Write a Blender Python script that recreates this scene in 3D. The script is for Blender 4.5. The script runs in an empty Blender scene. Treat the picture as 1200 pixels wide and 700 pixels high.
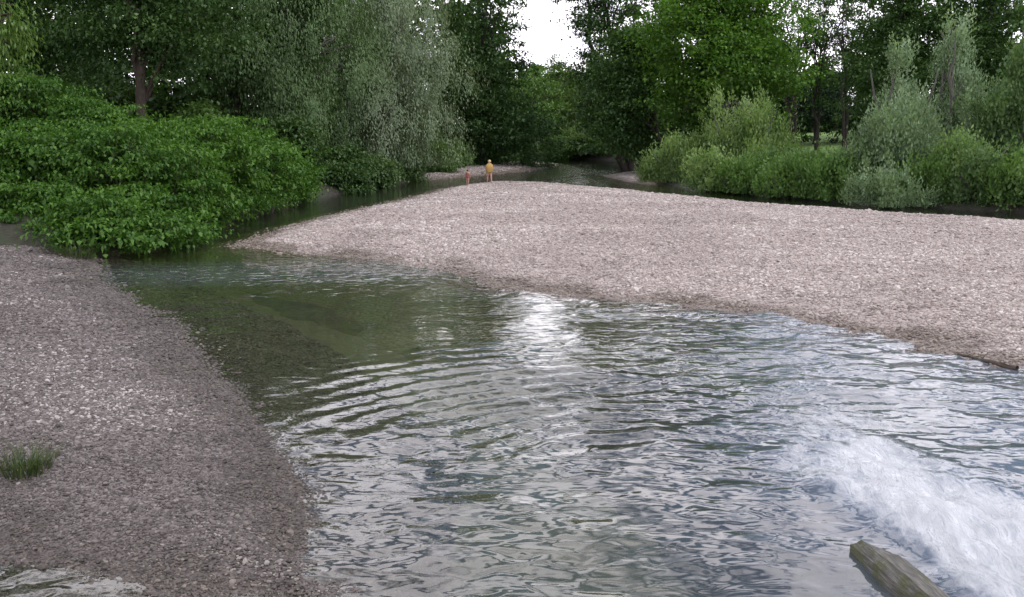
import bpy, bmesh, math, random
import numpy as np
from mathutils import Vector

# ------------------------------------------------------------------ camera, sky, sun, exposure
scene = bpy.context.scene
COL = scene.collection
CAM_H, FPX, HORIZON = 4.2, 1170.0, 153.0
PITCH = math.atan((350.0 - HORIZON) / FPX)
cam_data = bpy.data.cameras.new('camera')
cam_data.sensor_width = 36.0
cam_data.lens = 36.0 * FPX / 1200.0
cam_data.clip_start, cam_data.clip_end = 0.1, 3000.0
cam = bpy.data.objects.new('camera', cam_data)
COL.objects.link(cam)
cam.location = (0, 0, CAM_H)
cam.rotation_euler = (math.pi / 2 - PITCH, 0, 0)
scene.camera = cam

SUN_EL, SUN_AZ = math.radians(55), math.radians(120)      # azimuth from +Y towards +X
world = bpy.data.worlds.new('World')
scene.world = world
world.use_nodes = True
nt = world.node_tree
nt.nodes.clear()
def wn(t, **kw):
    n = nt.nodes.new(t)
    for k, v in kw.items(): setattr(n, k, v)
    return n
w_out = wn('ShaderNodeOutputWorld'); w_bg = wn('ShaderNodeBackground')
w_sky = wn('ShaderNodeTexSky', sky_type='NISHITA')
w_sky.sun_disc = False
w_sky.sun_elevation = SUN_EL
w_sky.sun_rotation = SUN_AZ
w_sky.air_density, w_sky.dust_density, w_sky.ozone_density = 1.3, 0.3, 2.5
w_tc = wn('ShaderNodeTexCoord'); w_sep = wn('ShaderNodeSeparateXYZ')
nt.links.new(w_tc.outputs['Generated'], w_sep.inputs[0])
w_add = wn('ShaderNodeMath', operation='MAXIMUM'); w_add.inputs[1].default_value = 0.0
nt.links.new(w_sep.outputs['Z'], w_add.inputs[0])
w_add2 = wn('ShaderNodeMath', operation='ADD'); w_add2.inputs[1].default_value = 0.16
nt.links.new(w_add.outputs[0], w_add2.inputs[0])
w_dx = wn('ShaderNodeMath', operation='DIVIDE'); w_dy = wn('ShaderNodeMath', operation='DIVIDE')
for d, s in ((w_dx, 'X'), (w_dy, 'Y')):
    nt.links.new(w_sep.outputs[s], d.inputs[0]); nt.links.new(w_add2.outputs[0], d.inputs[1])
w_cmb = wn('ShaderNodeCombineXYZ')
nt.links.new(w_dx.outputs[0], w_cmb.inputs[0]); nt.links.new(w_dy.outputs[0], w_cmb.inputs[1])
w_n = wn('ShaderNodeTexNoise'); w_n.inputs['Scale'].default_value = 2.7; w_n.inputs['Detail'].default_value = 7
w_n.inputs['Roughness'].default_value = 0.55; w_n.inputs['Distortion'].default_value = 0.3
nt.links.new(w_cmb.outputs[0], w_n.inputs['Vector'])
w_r = wn('ShaderNodeValToRGB')                                 # broken cloud cover
w_r.color_ramp.elements[0].position = 0.43; w_r.color_ramp.elements[1].position = 0.52
nt.links.new(w_n.outputs['Fac'], w_r.inputs[0])
w_n2 = wn('ShaderNodeTexNoise'); w_n2.inputs['Scale'].default_value = 2.6; w_n2.inputs['Detail'].default_value = 5
nt.links.new(w_cmb.outputs[0], w_n2.inputs['Vector'])
w_c = wn('ShaderNodeValToRGB')                                 # grey bases to bright tops
w_c.color_ramp.elements[0].position = 0.3; w_c.color_ramp.elements[0].color = (0.74, 0.735, 0.87, 1)
w_c.color_ramp.elements[1].position = 0.7; w_c.color_ramp.elements[1].color = (1.0, 0.945, 0.965, 1)
nt.links.new(w_n2.outputs['Fac'], w_c.inputs[0])
w_cs = wn('ShaderNodeVectorMath', operation='SCALE'); w_cs.inputs['Scale'].default_value = 25.5
nt.links.new(w_c.outputs[0], w_cs.inputs[0])
w_mix = wn('ShaderNodeMix', data_type='RGBA')
w_low = wn('ShaderNodeMapRange'); w_low.inputs['From Min'].default_value = 0.10; w_low.inputs['From Max'].default_value = 0.26
w_low.inputs['To Min'].default_value = 1.0; w_low.inputs['To Max'].default_value = 0.0
nt.links.new(w_sep.outputs['Z'], w_low.inputs['Value'])                 # cloud closes up towards the horizon
w_max = wn('ShaderNodeMath', operation='MAXIMUM')
nt.links.new(w_r.outputs[0], w_max.inputs[0]); nt.links.new(w_low.outputs[0], w_max.inputs[1])
nt.links.new(w_max.outputs[0], w_mix.inputs['Factor'])
nt.links.new(w_sky.outputs[0], w_mix.inputs['A']); nt.links.new(w_cs.outputs[0], w_mix.inputs['B'])
w_bg.inputs['Strength'].default_value = 0.1
nt.links.new(w_mix.outputs['Result'], w_bg.inputs['Color'])
nt.links.new(w_bg.outputs[0], w_out.inputs[0])

sun_data = bpy.data.lights.new('sun', 'SUN')
sun_data.energy = 1.2
sun_data.angle = math.radians(18)
sun_data.color = (1.0, 0.95, 0.88)
sun = bpy.data.objects.new('sun', sun_data)
COL.objects.link(sun)
_sd = Vector((math.sin(SUN_AZ) * math.cos(SUN_EL), math.cos(SUN_AZ) * math.cos(SUN_EL), math.sin(SUN_EL)))
sun.rotation_euler = _sd.to_track_quat('Z', 'Y').to_euler()
sun.location = (0, 0, 60)
vs = scene.view_settings
vs.view_transform = 'Standard'; vs.look = 'None'; vs.gamma = 1.0; vs.exposure = 0.0
vs.use_curve_mapping = False
scene.cycles.max_bounces = 8
scene.cycles.diffuse_bounces = 3
scene.cycles.glossy_bounces = 3
scene.cycles.transparent_max_bounces = 12

# ------------------------------------------------------------------ helpers
_c, _s = math.cos(PITCH), math.sin(PITCH)
def ray(px, py):
    dx, dy = (px - 600.0) / FPX, (350.0 - py) / FPX
    return np.array([dx, _c + dy * _s, -_s + dy * _c])
def at(px, py, z=0.0):                       # survey point: where a sight line meets height z
    r = ray(px, py); t = (z - CAM_H) / r[2]
    return (r[0] * t, r[1] * t)
def at_y(px, py, Y):                         # survey point on the vertical plane at distance Y
    r = ray(px, py); t = Y / r[1]
    return (r[0] * t, Y, CAM_H + r[2] * t)

def tag(o, label=None, cat=None, group=None, kind=None):
    if label: o['label'] = label
    if cat: o['category'] = cat
    if group: o['group'] = group
    if kind: o['kind'] = kind
    return o
def empty(name, loc):
    o = bpy.data.objects.new(name, None); COL.objects.link(o); o.location = loc
    o.empty_display_size = 0.2
    return o
def mesh_obj(name, V, F, mat, parent=None, smooth=False, attrs=None):
    """V (n,3); F: (m,k) array of equal-size faces or list of tuples."""
    me = bpy.data.meshes.new(name)
    V = np.asarray(V, dtype=np.float32)
    if isinstance(F, np.ndarray):
        m, k = F.shape
        me.vertices.add(len(V)); me.vertices.foreach_set('co', V.ravel())
        me.loops.add(m * k); me.loops.foreach_set('vertex_index', F.astype(np.int32).ravel())
        me.polygons.add(m)
        me.polygons.foreach_set('loop_start', np.arange(0, m * k, k, dtype=np.int32))
        me.polygons.foreach_set('loop_total', np.full(m, k, dtype=np.int32))
        me.update(calc_edges=True)
    else:
        me.from_pydata(V.tolist(), [], F); me.update()
    if attrs:
        for an, (ty, arr) in attrs.items():
            a = me.attributes.new(an, ty, 'POINT')
            a.data.foreach_set('vector' if ty == 'FLOAT_VECTOR' else 'value', np.asarray(arr, dtype=np.float32).ravel())
    if smooth and len(me.polygons):
        me.polygons.foreach_set('use_smooth', np.ones(len(me.polygons), dtype=bool))
    if mat: me.materials.append(mat)
    o = bpy.data.objects.new(name, me); COL.objects.link(o)
    if parent is not None: o.parent = parent
    return o
def nrm(a):
    return a / np.maximum(np.linalg.norm(a, axis=-1, keepdims=True), 1e-9)

# lattice value noise on arrays
def vnoise(x, y, seed=0):
    g = np.random.default_rng(seed).random((256, 256))
    xi, yi = np.floor(x).astype(int), np.floor(y).astype(int)
    fx, fy = x - xi, y - yi
    fx = fx * fx * fx * (fx * (fx * 6 - 15) + 10); fy = fy * fy * fy * (fy * (fy * 6 - 15) + 10)
    a = g[xi % 256, yi % 256]; b = g[(xi + 1) % 256, yi % 256]
    c = g[xi % 256, (yi + 1) % 256]; d = g[(xi + 1) % 256, (yi + 1) % 256]
    return (a * (1 - fx) + b * fx) * (1 - fy) + (c * (1 - fx) + d * fx) * fy
def fbm(x, y, seed=0, octs=4, gain=0.5):
    s, amp, tot = 0.0, 1.0, 0.0
    for i in range(octs):
        s = s + amp * (vnoise(x * 2 ** i + 17.3 * i, y * 2 ** i + 5.1 * i, seed + i) - 0.5); tot += amp; amp *= gain
    return s / tot * 2
def sstep(a, b, x):
    t = np.clip((x - a) / (b - a), 0, 1); return t * t * (3 - 2 * t)

def sdist(X, Y, poly):
    """signed distance to polygon, positive inside"""
    P = np.asarray(poly, dtype=float)
    best = np.full(X.shape, 1e18); inside = np.zeros(X.shape, dtype=bool)
    n = len(P)
    for i in range(n):
        ax, ay = P[i]; bx, by = P[(i + 1) % n]
        ex, ey = bx - ax, by - ay
        t = np.clip(((X - ax) * ex + (Y - ay) * ey) / (ex * ex + ey * ey + 1e-12), 0, 1)
        d = (X - ax - t * ex) ** 2 + (Y - ay - t * ey) ** 2
        best = np.minimum(best, d)
        cond = ((ay > Y) != (by > Y))
        with np.errstate(divide='ignore', invalid='ignore'):
            xin = ex * (Y - ay) / (ey if abs(ey) > 1e-12 else 1e-12) + ax
        inside ^= cond & (X < xin)
    d = np.sqrt(best)
    return np.where(inside, d, -d)

def spline(pts, n=6):
    """Catmull-Rom through open polyline"""
    P = [np.array(p, float) for p in pts]
    P = [2 * P[0] - P[1]] + P + [2 * P[-1] - P[-2]]
    out = []
    for i in range(1, len(P) - 2):
        for k in range(n):
            t = k / n
            out.append(0.5 * (2 * P[i] + (P[i + 1] - P[i - 1]) * t + (2 * P[i - 1] - 5 * P[i] + 4 * P[i + 1] - P[i + 2]) * t * t
                              + (3 * P[i] - P[i - 1] - 3 * P[i + 1] + P[i + 2]) * t ** 3))
    out.append(P[-2])
    return [tuple(p) for p in out]

# ------------------------------------------------------------------ materials
def new_mat(name):
    m = bpy.data.materials.new(name); m.use_nodes = True
    m.node_tree.nodes.clear()
    return m, m.node_tree
class NT:
    def __init__(self, name):
        self.m, self.t = new_mat(name)
        self.out = self.n('ShaderNodeOutputMaterial')
    def n(self, ty, ins=None, **kw):
        nd = self.t.nodes.new(ty)
        for k, v in kw.items(): setattr(nd, k, v)
        if ins:
            for k, v in ins.items():
                if hasattr(v, 'is_linked') or isinstance(v, bpy.types.NodeSocket): self.t.links.new(v, nd.inputs[k])
                else: nd.inputs[k].default_value = v
        return nd
    def link(self, a, b): self.t.links.new(a, b)
    def ramp(self, fac, stops, interp='LINEAR'):
        r = self.n('ShaderNodeValToRGB', {0: fac})
        cr = r.color_ramp; cr.interpolation = interp
        while len(cr.elements) < len(stops): cr.elements.new(0.5)
        for e, (p, c) in zip(cr.elements, stops):
            e.position = p; e.color = (c[0], c[1], c[2], 1) if not isinstance(c, (int, float)) else (c, c, c, 1)
        return r.outputs[0]
    def noise(self, vec, scale, detail=4, rough=0.55, dist=0.0):
        return self.n('ShaderNodeTexNoise', {'Vector': vec, 'Scale': scale, 'Detail': detail, 'Roughness': rough, 'Distortion': dist}).outputs['Fac']
    def math(self, op, a, b=0.0, clamp=False):
        return self.n('ShaderNodeMath', {0: a, 1: b}, operation=op, use_clamp=clamp).outputs[0]
    def mix(self, f, a, b, blend='MIX'):
        nd = self.n('ShaderNodeMix', {'Factor': f, 'A': a, 'B': b} if False else None, data_type='RGBA', blend_type=blend)
        for k, v in (('Factor', f),):
            if isinstance(v, bpy.types.NodeSocket): self.link(v, nd.inputs[0])
            else: nd.inputs[0].default_value = v
        for idx, v in ((6, a), (7, b)):
            if isinstance(v, bpy.types.NodeSocket): self.link(v, nd.inputs[idx])
            else: nd.inputs[idx].default_value = (v[0], v[1], v[2], 1)
        return nd.outputs[2]

def leaf_mat(name, dark, light, trans=0.35, gloss=0.06, rough=0.45, tcol=None):
    k = NT(name)
    a = k.n('ShaderNodeAttribute', attribute_name='tint').outputs['Fac']
    col = k.ramp(a, [(0.0, dark), (1.0, light)])
    d = k.n('ShaderNodeBsdfDiffuse', {'Color': col})
    tc = k.mix(1.0, col, tcol or (1.15, 1.25, 0.55), 'MULTIPLY')
    t = k.n('ShaderNodeBsdfTranslucent', {'Color': tc})
    m1 = k.n('ShaderNodeMixShader', {0: trans, 1: d.outputs[0], 2: t.outputs[0]})
    g = k.n('ShaderNodeBsdfGlossy', {'Color': (1, 1, 1, 1), 'Roughness': rough})
    m2 = k.n('ShaderNodeMixShader', {0: gloss, 1: m1.outputs[0], 2: g.outputs[0]})
    k.link(m2.outputs[0], k.out.inputs[0])
    return k.m

def bark_mat(name, c1, c2):
    k = NT(name)
    p = k.n('ShaderNodeNewGeometry').outputs['Position']
    mp = k.n('ShaderNodeMapping', {'Vector': p, 'Scale': (6, 6, 1.2)}).outputs[0]
    n = k.noise(mp, 2.0, 6, 0.65)
    col = k.ramp(n, [(0.3, c1), (0.7, c2)])
    b = k.n('ShaderNodeBump', {'Strength': 0.7, 'Distance': 0.05, 'Height': n})
    d = k.n('ShaderNodeBsdfPrincipled', {'Base Color': col, 'Roughness': 0.9, 'Normal': b.outputs[0]})
    k.link(d.outputs[0], k.out.inputs[0])
    return k.m

LEAF = {
    'knot':   leaf_mat('leaf_knotweed', (0.034, 0.0952, 0.0146), (0.1024, 0.2115, 0.0344), 0.30, 0.018),
    'dark':   leaf_mat('leaf_dark_broadleaf', (0.0346, 0.0786, 0.0274), (0.0817, 0.1507, 0.041), 0.25, 0.018),
    'alder':  leaf_mat('leaf_alder', (0.0284, 0.0666, 0.0247), (0.0682, 0.1331, 0.0395), 0.25, 0.018),
    'willow': leaf_mat('leaf_willow', (0.105, 0.155, 0.086), (0.245, 0.305, 0.185), 0.25, 0.018),
    'willow_dark': leaf_mat('leaf_willow_dark', (0.0594, 0.1187, 0.0454), (0.1485, 0.2269, 0.0872), 0.28, 0.018),
    'maple':  leaf_mat('leaf_maple', (0.0481, 0.1201, 0.0191), (0.1155, 0.2251, 0.0328), 0.38, 0.018),
    'sallow': leaf_mat('leaf_sallow', (0.1162, 0.2049, 0.0683), (0.2869, 0.3962, 0.1503), 0.32, 0.018),
    'silver': leaf_mat('leaf_silver_willow', (0.112, 0.1844, 0.1053), (0.316, 0.4146, 0.2567), 0.28, 0.018),
    'shrub':  leaf_mat('leaf_bank_shrub', (0.0636, 0.1324, 0.0398), (0.1505, 0.2571, 0.0689), 0.30, 0.018),
    'pale':   leaf_mat('leaf_pale_shrub', (0.1035, 0.1725, 0.092), (0.253, 0.345, 0.1955), 0.28, 0.018),
    'far':    leaf_mat('leaf_far', (0.055, 0.105, 0.030), (0.120, 0.180, 0.055), 0.38, 0.018),
    'conifer': leaf_mat('leaf_evergreen', (0.012, 0.0288, 0.0168), (0.0288, 0.0552, 0.0264), 0.15, 0.018),
    'wood':   leaf_mat('leaf_woodland', (0.0338, 0.0739, 0.0264), (0.0845, 0.1494, 0.044), 0.28, 0.018),
    'near':   leaf_mat('leaf_overhang', (0.070, 0.140, 0.030), (0.150, 0.240, 0.060), 0.35, 0.018),
    'grass':  leaf_mat('leaf_grass', (0.0302, 0.0522, 0.0207), (0.0891, 0.1139, 0.0464), 0.30, 0.018),
    'straw':  leaf_mat('leaf_dry_grass', (0.060, 0.066, 0.036), (0.120, 0.116, 0.075), 0.30, 0.018),
}
BARK = {
    'brown': bark_mat('bark_brown', (0.035, 0.026, 0.020), (0.105, 0.080, 0.060)),
    'grey': bark_mat('bark_grey', (0.050, 0.046, 0.040), (0.150, 0.140, 0.120)),
    'dark': bark_mat('bark_dark', (0.018, 0.015, 0.012), (0.055, 0.046, 0.038)),
}

# ------------------------------------------------------------------ the setting: ground, water, gravel bars
left_bank = spline([(-34, -25), (-31, 0), (-29, 14), (-24, 26), (-18, 33.5), at(110, 300), at(190, 293), at(228, 284), at(262, 262),
                    at(370, 233), at(440, 220), at(500, 209), (-7.5, 104), (-6.0, 116), (-6, 126), (-14, 137), (-34, 146), (-70, 152), (-130, 156)], 4)
right_bank = spline([(-130, 176), (-70, 172), (-28, 166), (0, 158), (11, 148), (16, 133), (15.5, 112), at(762, 206), at(775, 215), at(850, 225), at(930, 233), at(1010, 239),
                     at(1100, 244), at(1170, 248), (33, 45), (46, 32), (60, 8), (70, -25)], 4)
river_poly = left_bank + right_bank

def ground_h(X, Y):
    d = -sdist(X, Y, river_poly)                 # positive on land
    n = fbm(X * 0.12, Y * 0.12, 3, 4)
    right = sstep(-2, 14, X - 0.0 * Y)
    land = 1.25 * (1 - np.exp(-np.maximum(d, 0) / 1.6)) + n * 0.35 * np.clip(d / 3, 0, 1)
    land = land + right * 2.8 * sstep(6, 58, d) + (1 - right) * 1.2 * sstep(5, 40, d)
    pool = sstep(0.0, 5.5, -d)
    bed = -0.22 - 0.50 * pool + 0.10 * n + 0.10 * fbm(X * 0.5, Y * 0.5, 21, 3) - 0.25 * np.exp(-(((X + 3.0) / 4.0) ** 2 + ((Y - 20) / 6.0) ** 2))
    bed = np.minimum(bed, 0.0) * np.clip(-d / 0.6, 0, 1)
    return np.where(d > 0, land, bed)

def axis(segs):
    out = []
    for a, b, s in segs: out += list(np.arange(a, b, s))
    return np.array(out + [segs[-1][1]])
def grid(xs, ys):
    X, Y = np.meshgrid(xs, ys)
    nx, ny = len(xs), len(ys)
    i = np.arange(nx * ny).reshape(ny, nx)
    F = np.stack([i[:-1, :-1], i[:-1, 1:], i[1:, 1:], i[1:, :-1]], -1).reshape(-1, 4)
    return X.ravel(), Y.ravel(), F

# ground material
k = NT('ground_soil_and_bed')
pos = k.n('ShaderNodeNewGeometry').outputs['Position']
z = k.n('ShaderNodeSeparateXYZ', {0: pos}).outputs['Z']
n1 = k.noise(pos, 0.35, 5); n2 = k.noise(pos, 4.0, 6, 0.65)
soil = k.ramp(n2, [(0.3, (0.018, 0.015, 0.011)), (0.7, (0.048, 0.040, 0.028))])
grass = k.ramp(n2, [(0.25, (0.075, 0.140, 0.030)), (0.75, (0.150, 0.250, 0.055))])
a_mead = k.n('ShaderNodeAttribute', attribute_name='meadow').outputs['Fac']
soil = k.mix(k.ramp(n1, [(0.45, 0.0), (0.6, 0.6)]), soil, (0.030, 0.055, 0.016))
land = k.mix(a_mead, soil, grass)
vor = k.n('ShaderNodeTexVoronoi', {'Vector': pos, 'Scale': 7.0, 'Randomness': 1.0})
nb = k.noise(pos, 0.9, 5, 0.6)
bedc = k.ramp(nb, [(0.35, (0.014, 0.015, 0.012)), (0.52, (0.024, 0.024, 0.019)), (0.68, (0.040, 0.037, 0.031))])
stone = k.ramp(vor.outputs['Color'], [(0.0, (0.016, 0.015, 0.013)), (1.0, (0.058, 0.053, 0.046))])
bedc = k.mix(0.35, bedc, stone)
a_pool = k.n('ShaderNodeAttribute', attribute_name='algae').outputs['Fac']
bedc = k.mix(a_pool, bedc, k.ramp(nb, [(0.35, (0.036, 0.041, 0.011)), (0.65, (0.080, 0.078, 0.026))]))
colr = k.mix(k.ramp(k.n('ShaderNodeMapRange', {'Value': z, 'From Min': -0.05, 'From Max': 0.25}).outputs[0], [(0.0, 0.0), (1.0, 1.0)]), bedc, land)
bmp = k.n('ShaderNodeBump', {'Strength': 0.6, 'Distance': 0.06, 'Height': k.math('ADD', n2, vor.outputs['Distance'])})
bs = k.n('ShaderNodeBsdfPrincipled', {'Base Color': colr, 'Roughness': 0.9, 'Normal': bmp.outputs[0]})
k.link(bs.outputs[0], k.out.inputs[0]); M_GROUND = k.m

left_poly = spline([(-33, 8), (-20, 9.6), at(-150, 632), at(0, 652), at(70, 664), at(140, 680), at(200, 697), at(290, 706), at(375, 712), at(393, 690), at(383, 655), at(366, 605),
                    at(338, 548), at(300, 500), at(262, 458), at(228, 416), at(196, 378), at(150, 352), at(116, 330), at(104, 306), at(92, 296), (-17.5, 39), (-33, 41)], 4)
xs = axis([(-900, -120, 60), (-120, -40, 4), (-40, 45, 0.7), (45, 130, 4), (130, 901, 60)])
ys = axis([(-60, 4, 4), (4, 60, 0.7), (60, 215, 1.5), (215, 400, 12), (400, 1500, 100)])
X, Y, F = grid(xs, ys)
_d = -sdist(X, Y, river_poly)
ground = mesh_obj('ground', np.stack([X, Y, ground_h(X, Y)], -1), F, M_GROUND, smooth=True,
                  attrs={'meadow': ('FLOAT', sstep(12, 22, _d) * sstep(20, 30, X)),
                         'algae': ('FLOAT', np.maximum(np.exp(-(((X + 3.0 + 0.1 * (Y - 18)) / 4.6) ** 2 + ((Y - 20) / 7.5) ** 2) ** 2), 1 - sstep(2.0, 5.0, -sdist(X, Y, left_poly))))})
tag(ground, 'earth banks and riverbed under the trees and water', 'ground', kind='structure')

# ---- gravel bars
def bar_height(X, Y, poly, hmax, L, seed):
    d = sdist(X, Y, poly) + 0.26 * fbm(X * 0.55, Y * 0.55, seed + 3, 4, 0.6)
    n = fbm(X * 0.22, Y * 0.22, seed, 3)
    up = hmax * (1 - np.exp(-np.maximum(d, 0) / L)) * (1 + 0.22 * n) + np.clip(d, 0, 1) * 0.05 * fbm(X * 0.9, Y * 0.9, seed + 9, 2)
    return np.where(d > 0, up, np.where(d > -1.3, 0.07 * d, -0.091 + 0.24 * (d + 1.3)) + np.clip(-d - 0.5, 0, 1) * 0.10 * fbm(X * 0.8, Y * 0.8, seed + 6, 3)), d
def make_bar(name, label, poly, hmax, L, res, mat, seed):
    P = np.array(poly)
    xs = np.arange(P[:, 0].min() - 6, P[:, 0].max() + 6, res); ys = np.arange(P[:, 1].min() - 6, P[:, 1].max() + 6, res)
    X, Y, F = grid(xs, ys)
    Z, d = bar_height(X, Y, poly, hmax, L, seed)
    keep = (Z > -1.0)[F].all(1)
    F = F[keep]
    used = np.unique(F); remap = np.full(len(X), -1); remap[used] = np.arange(len(used))
    o = mesh_obj(name, np.stack([X, Y, Z], -1)[used], remap[F], mat, smooth=True,
                 attrs={'shore': ('FLOAT', d[used])})
    return tag(o, label, 'gravel bar', kind='structure')

def gravel_mat(name, stops, wet_col, vscale, bump=0.8, dist=0.05):
    k = NT(name)
    pos = k.n('ShaderNodeNewGeometry').outputs['Position']
    v = k.n('ShaderNodeTexVoronoi', {'Vector': pos, 'Scale': vscale})
    cv = k.n('ShaderNodeSeparateColor', {0: v.outputs['Color']}).outputs[0]
    col = k.ramp(cv, stops)
    big = k.noise(pos, 0.5, 4)
    col = k.mix(1.0, col, k.ramp(big, [(0.3, (0.75, 0.74, 0.74)), (0.7, (1.08, 1.06, 1.05))]), 'MULTIPLY')
    sh = k.n('ShaderNodeAttribute', attribute_name='shore').outputs['Fac']
    wob = k.math('ADD', sh, k.math('MULTIPLY', k.math('SUBTRACT', k.noise(pos, 0.7, 4), 0.5), 1.6))
    wet = k.ramp(k.n('ShaderNodeMapRange', {'Value': wob, 'From Min': 0.1, 'From Max': 1.0}).outputs[0], [(0.0, 1.0), (1.0, 0.0)])
    col = k.mix(wet, col, k.mix(1.0, col, wet_col, 'MULTIPLY'))
    zz = k.n('ShaderNodeSeparateXYZ', {0: pos}).outputs['Z']
    uw = k.ramp(k.n('ShaderNodeMapRange', {'Value': zz, 'From Min': -0.12, 'From Max': -0.03}).outputs[0], [(0.0, 1.0), (1.0, 0.0)])
    col = k.mix(uw, col, k.ramp(k.noise(pos, 0.9, 5, 0.6), [(0.35, (0.036, 0.041, 0.011)), (0.65, (0.080, 0.078, 0.026))]))
    hgt = k.math('SUBTRACT', 1.0, v.outputs['Distance'])
    b = k.n('ShaderNodeBump', {'Strength': bump, 'Distance': dist, 'Height': hgt})
    s = k.n('ShaderNodeBsdfPrincipled', {'Base Color': col, 'Roughness': k.math('SUBTRACT', 0.9, k.math('MULTIPLY', wet, 0.5)), 'Normal': b.outputs[0]})
    k.link(s.outputs[0], k.out.inputs[0])
    return k.m
PINK = [(0.0, (0.1401, 0.117, 0.1054)), (0.2, (0.2334, 0.1966, 0.1795)), (0.5, (0.3151, 0.2714, 0.2513)), (0.8, (0.3968, 0.3487, 0.3253)), (1.0, (0.5251, 0.4797, 0.4488))]
GREY = [(0.0, (0.0513, 0.0431, 0.0396)), (0.3, (0.109, 0.0939, 0.0877)), (0.65, (0.1603, 0.1421, 0.1347)), (0.9, (0.218, 0.1941, 0.1854)), (1.0, (0.3336, 0.3045, 0.2906))]  # darker than the bar: finer wet gravel, with some shade put into the colour
M_BAR = gravel_mat('gravel_pink_grey', PINK, (0.45, 0.42, 0.36), 9.0)
M_LEFT = gravel_mat('gravel_dark_grey', GREY, (0.55, 0.50, 0.45), 20.0, 0.8, 0.03)

main_poly = spline([at(278, 288), at(340, 294), at(400, 300), at(470, 307), at(530, 318), at(590, 334), at(650, 342), at(720, 350), at(800, 359), at(900, 372),
                    at(1000, 389), at(1100, 408), at(1200, 430), (14, 14.2), (24, 9), (34, 12)], 4)[:-1] + \
            spline([(34, 12), (38, 22), (31, 35), (25, 43.5), (20.5, 48.5), (16, 54), (11.5, 62), (8, 70), (3, 77), (-1.5, 79),
                    (-4.2, 75), (-5.6, 66.5), (-7.6, 56), (-9.3, 47)] + [at(278, 288)], 4)[:-1]
far_poly = spline([at(470, 214), at(520, 209.5), at(580, 204), at(630, 198), at(648, 192), (2.5, 130), (-1, 130), (-6, 121), (-9, 108), (-10.5, 92), at(470, 214)], 4)[:-1]
spit_poly = spline([at(706, 206), at(730, 212), at(760, 216), (16, 84), (19, 100), (13, 104), at(706, 206)], 4)[:-1]

gravel_bar = make_bar('gravel_bar', 'large pale pinkish gravel bar between the two river channels', main_poly, 0.62, 3.2, 0.4, M_BAR, 11)
left_shore = make_bar('gravel_shore', 'dark grey fine gravel shore in front of the bright green thicket', left_poly, 0.50, 3.2, 0.25, M_LEFT, 12)
far_bar = make_bar('gravel_bar', 'low far gravel spit behind the two bathers', far_poly, 0.32, 1.8, 0.5, M_BAR, 13)
far_spit = make_bar('gravel_bar', 'small far gravel spit at the foot of the right bank', spit_poly, 0.28, 1.5, 0.4, M_BAR, 14)

def pebble_mat(name, stops, attr_type):
    k = NT(name)
    if attr_type == 'INSTANCER':
        t = k.n('ShaderNodeAttribute', attribute_name='tint', attribute_type='INSTANCER').outputs['Fac']
        w = k.n('ShaderNodeAttribute', attribute_name='wet', attribute_type='INSTANCER').outputs['Fac']
    else:
        t = k.n('ShaderNodeObjectInfo').outputs['Random']
        w = k.n('ShaderNodeAttribute', attribute_name='wet', attribute_type='OBJECT').outputs['Fac']
    col = k.ramp(t, stops)
    pos = k.n('ShaderNodeTexCoord').outputs['Object']
    nz = k.noise(pos, 6.0, 4, 0.6)
    col = k.mix(1.0, col, k.ramp(nz, [(0.3, (0.82, 0.80, 0.78)), (0.7, (1.08, 1.08, 1.08))]), 'MULTIPLY')
    col = k.mix(w, col, k.mix(1.0, col, (0.42, 0.38, 0.32), 'MULTIPLY'))
    s = k.n('ShaderNodeBsdfPrincipled', {'Base Color': col, 'Roughness': k.math('SUBTRACT', 0.85, k.math('MULTIPLY', w, 0.5))})
    k.link(s.outputs[0], k.out.inputs[0])
    return k.m
PINK_P = [(0.0, (0.1874, 0.1602, 0.1467)), (0.12, (0.2488, 0.2097, 0.1916)), (0.35, (0.3256, 0.2789, 0.2581)), (0.6, (0.3717, 0.3228, 0.3002)), (0.8, (0.4101, 0.3581, 0.3291)), (0.93, (0.4715, 0.4251, 0.3968)), (1.0, (0.5944, 0.556, 0.5223))]
GREY_P = [(0.0, (0.0526, 0.0439, 0.0402)), (0.25, (0.0973, 0.0825, 0.0768)), (0.6, (0.1531, 0.1334, 0.1264)), (0.85, (0.1928, 0.1705, 0.1619)), (0.96, (0.2664, 0.2418, 0.2305)), (1.0, (0.4054, 0.3791, 0.3601))]  # pebbles darkened likewise, part fine wet stone, part painted shade
M_PEB = pebble_mat('pebbles_pink_grey', PINK_P, 'INSTANCER')
M_PEB_L = pebble_mat('pebbles_dark_grey', GREY_P, 'INSTANCER')
M_STONE = pebble_mat('stones_pink_grey', PINK_P, 'OBJECT')
M_STONE_L = pebble_mat('stones_dark_grey', GREY_P, 'OBJECT')

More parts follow.
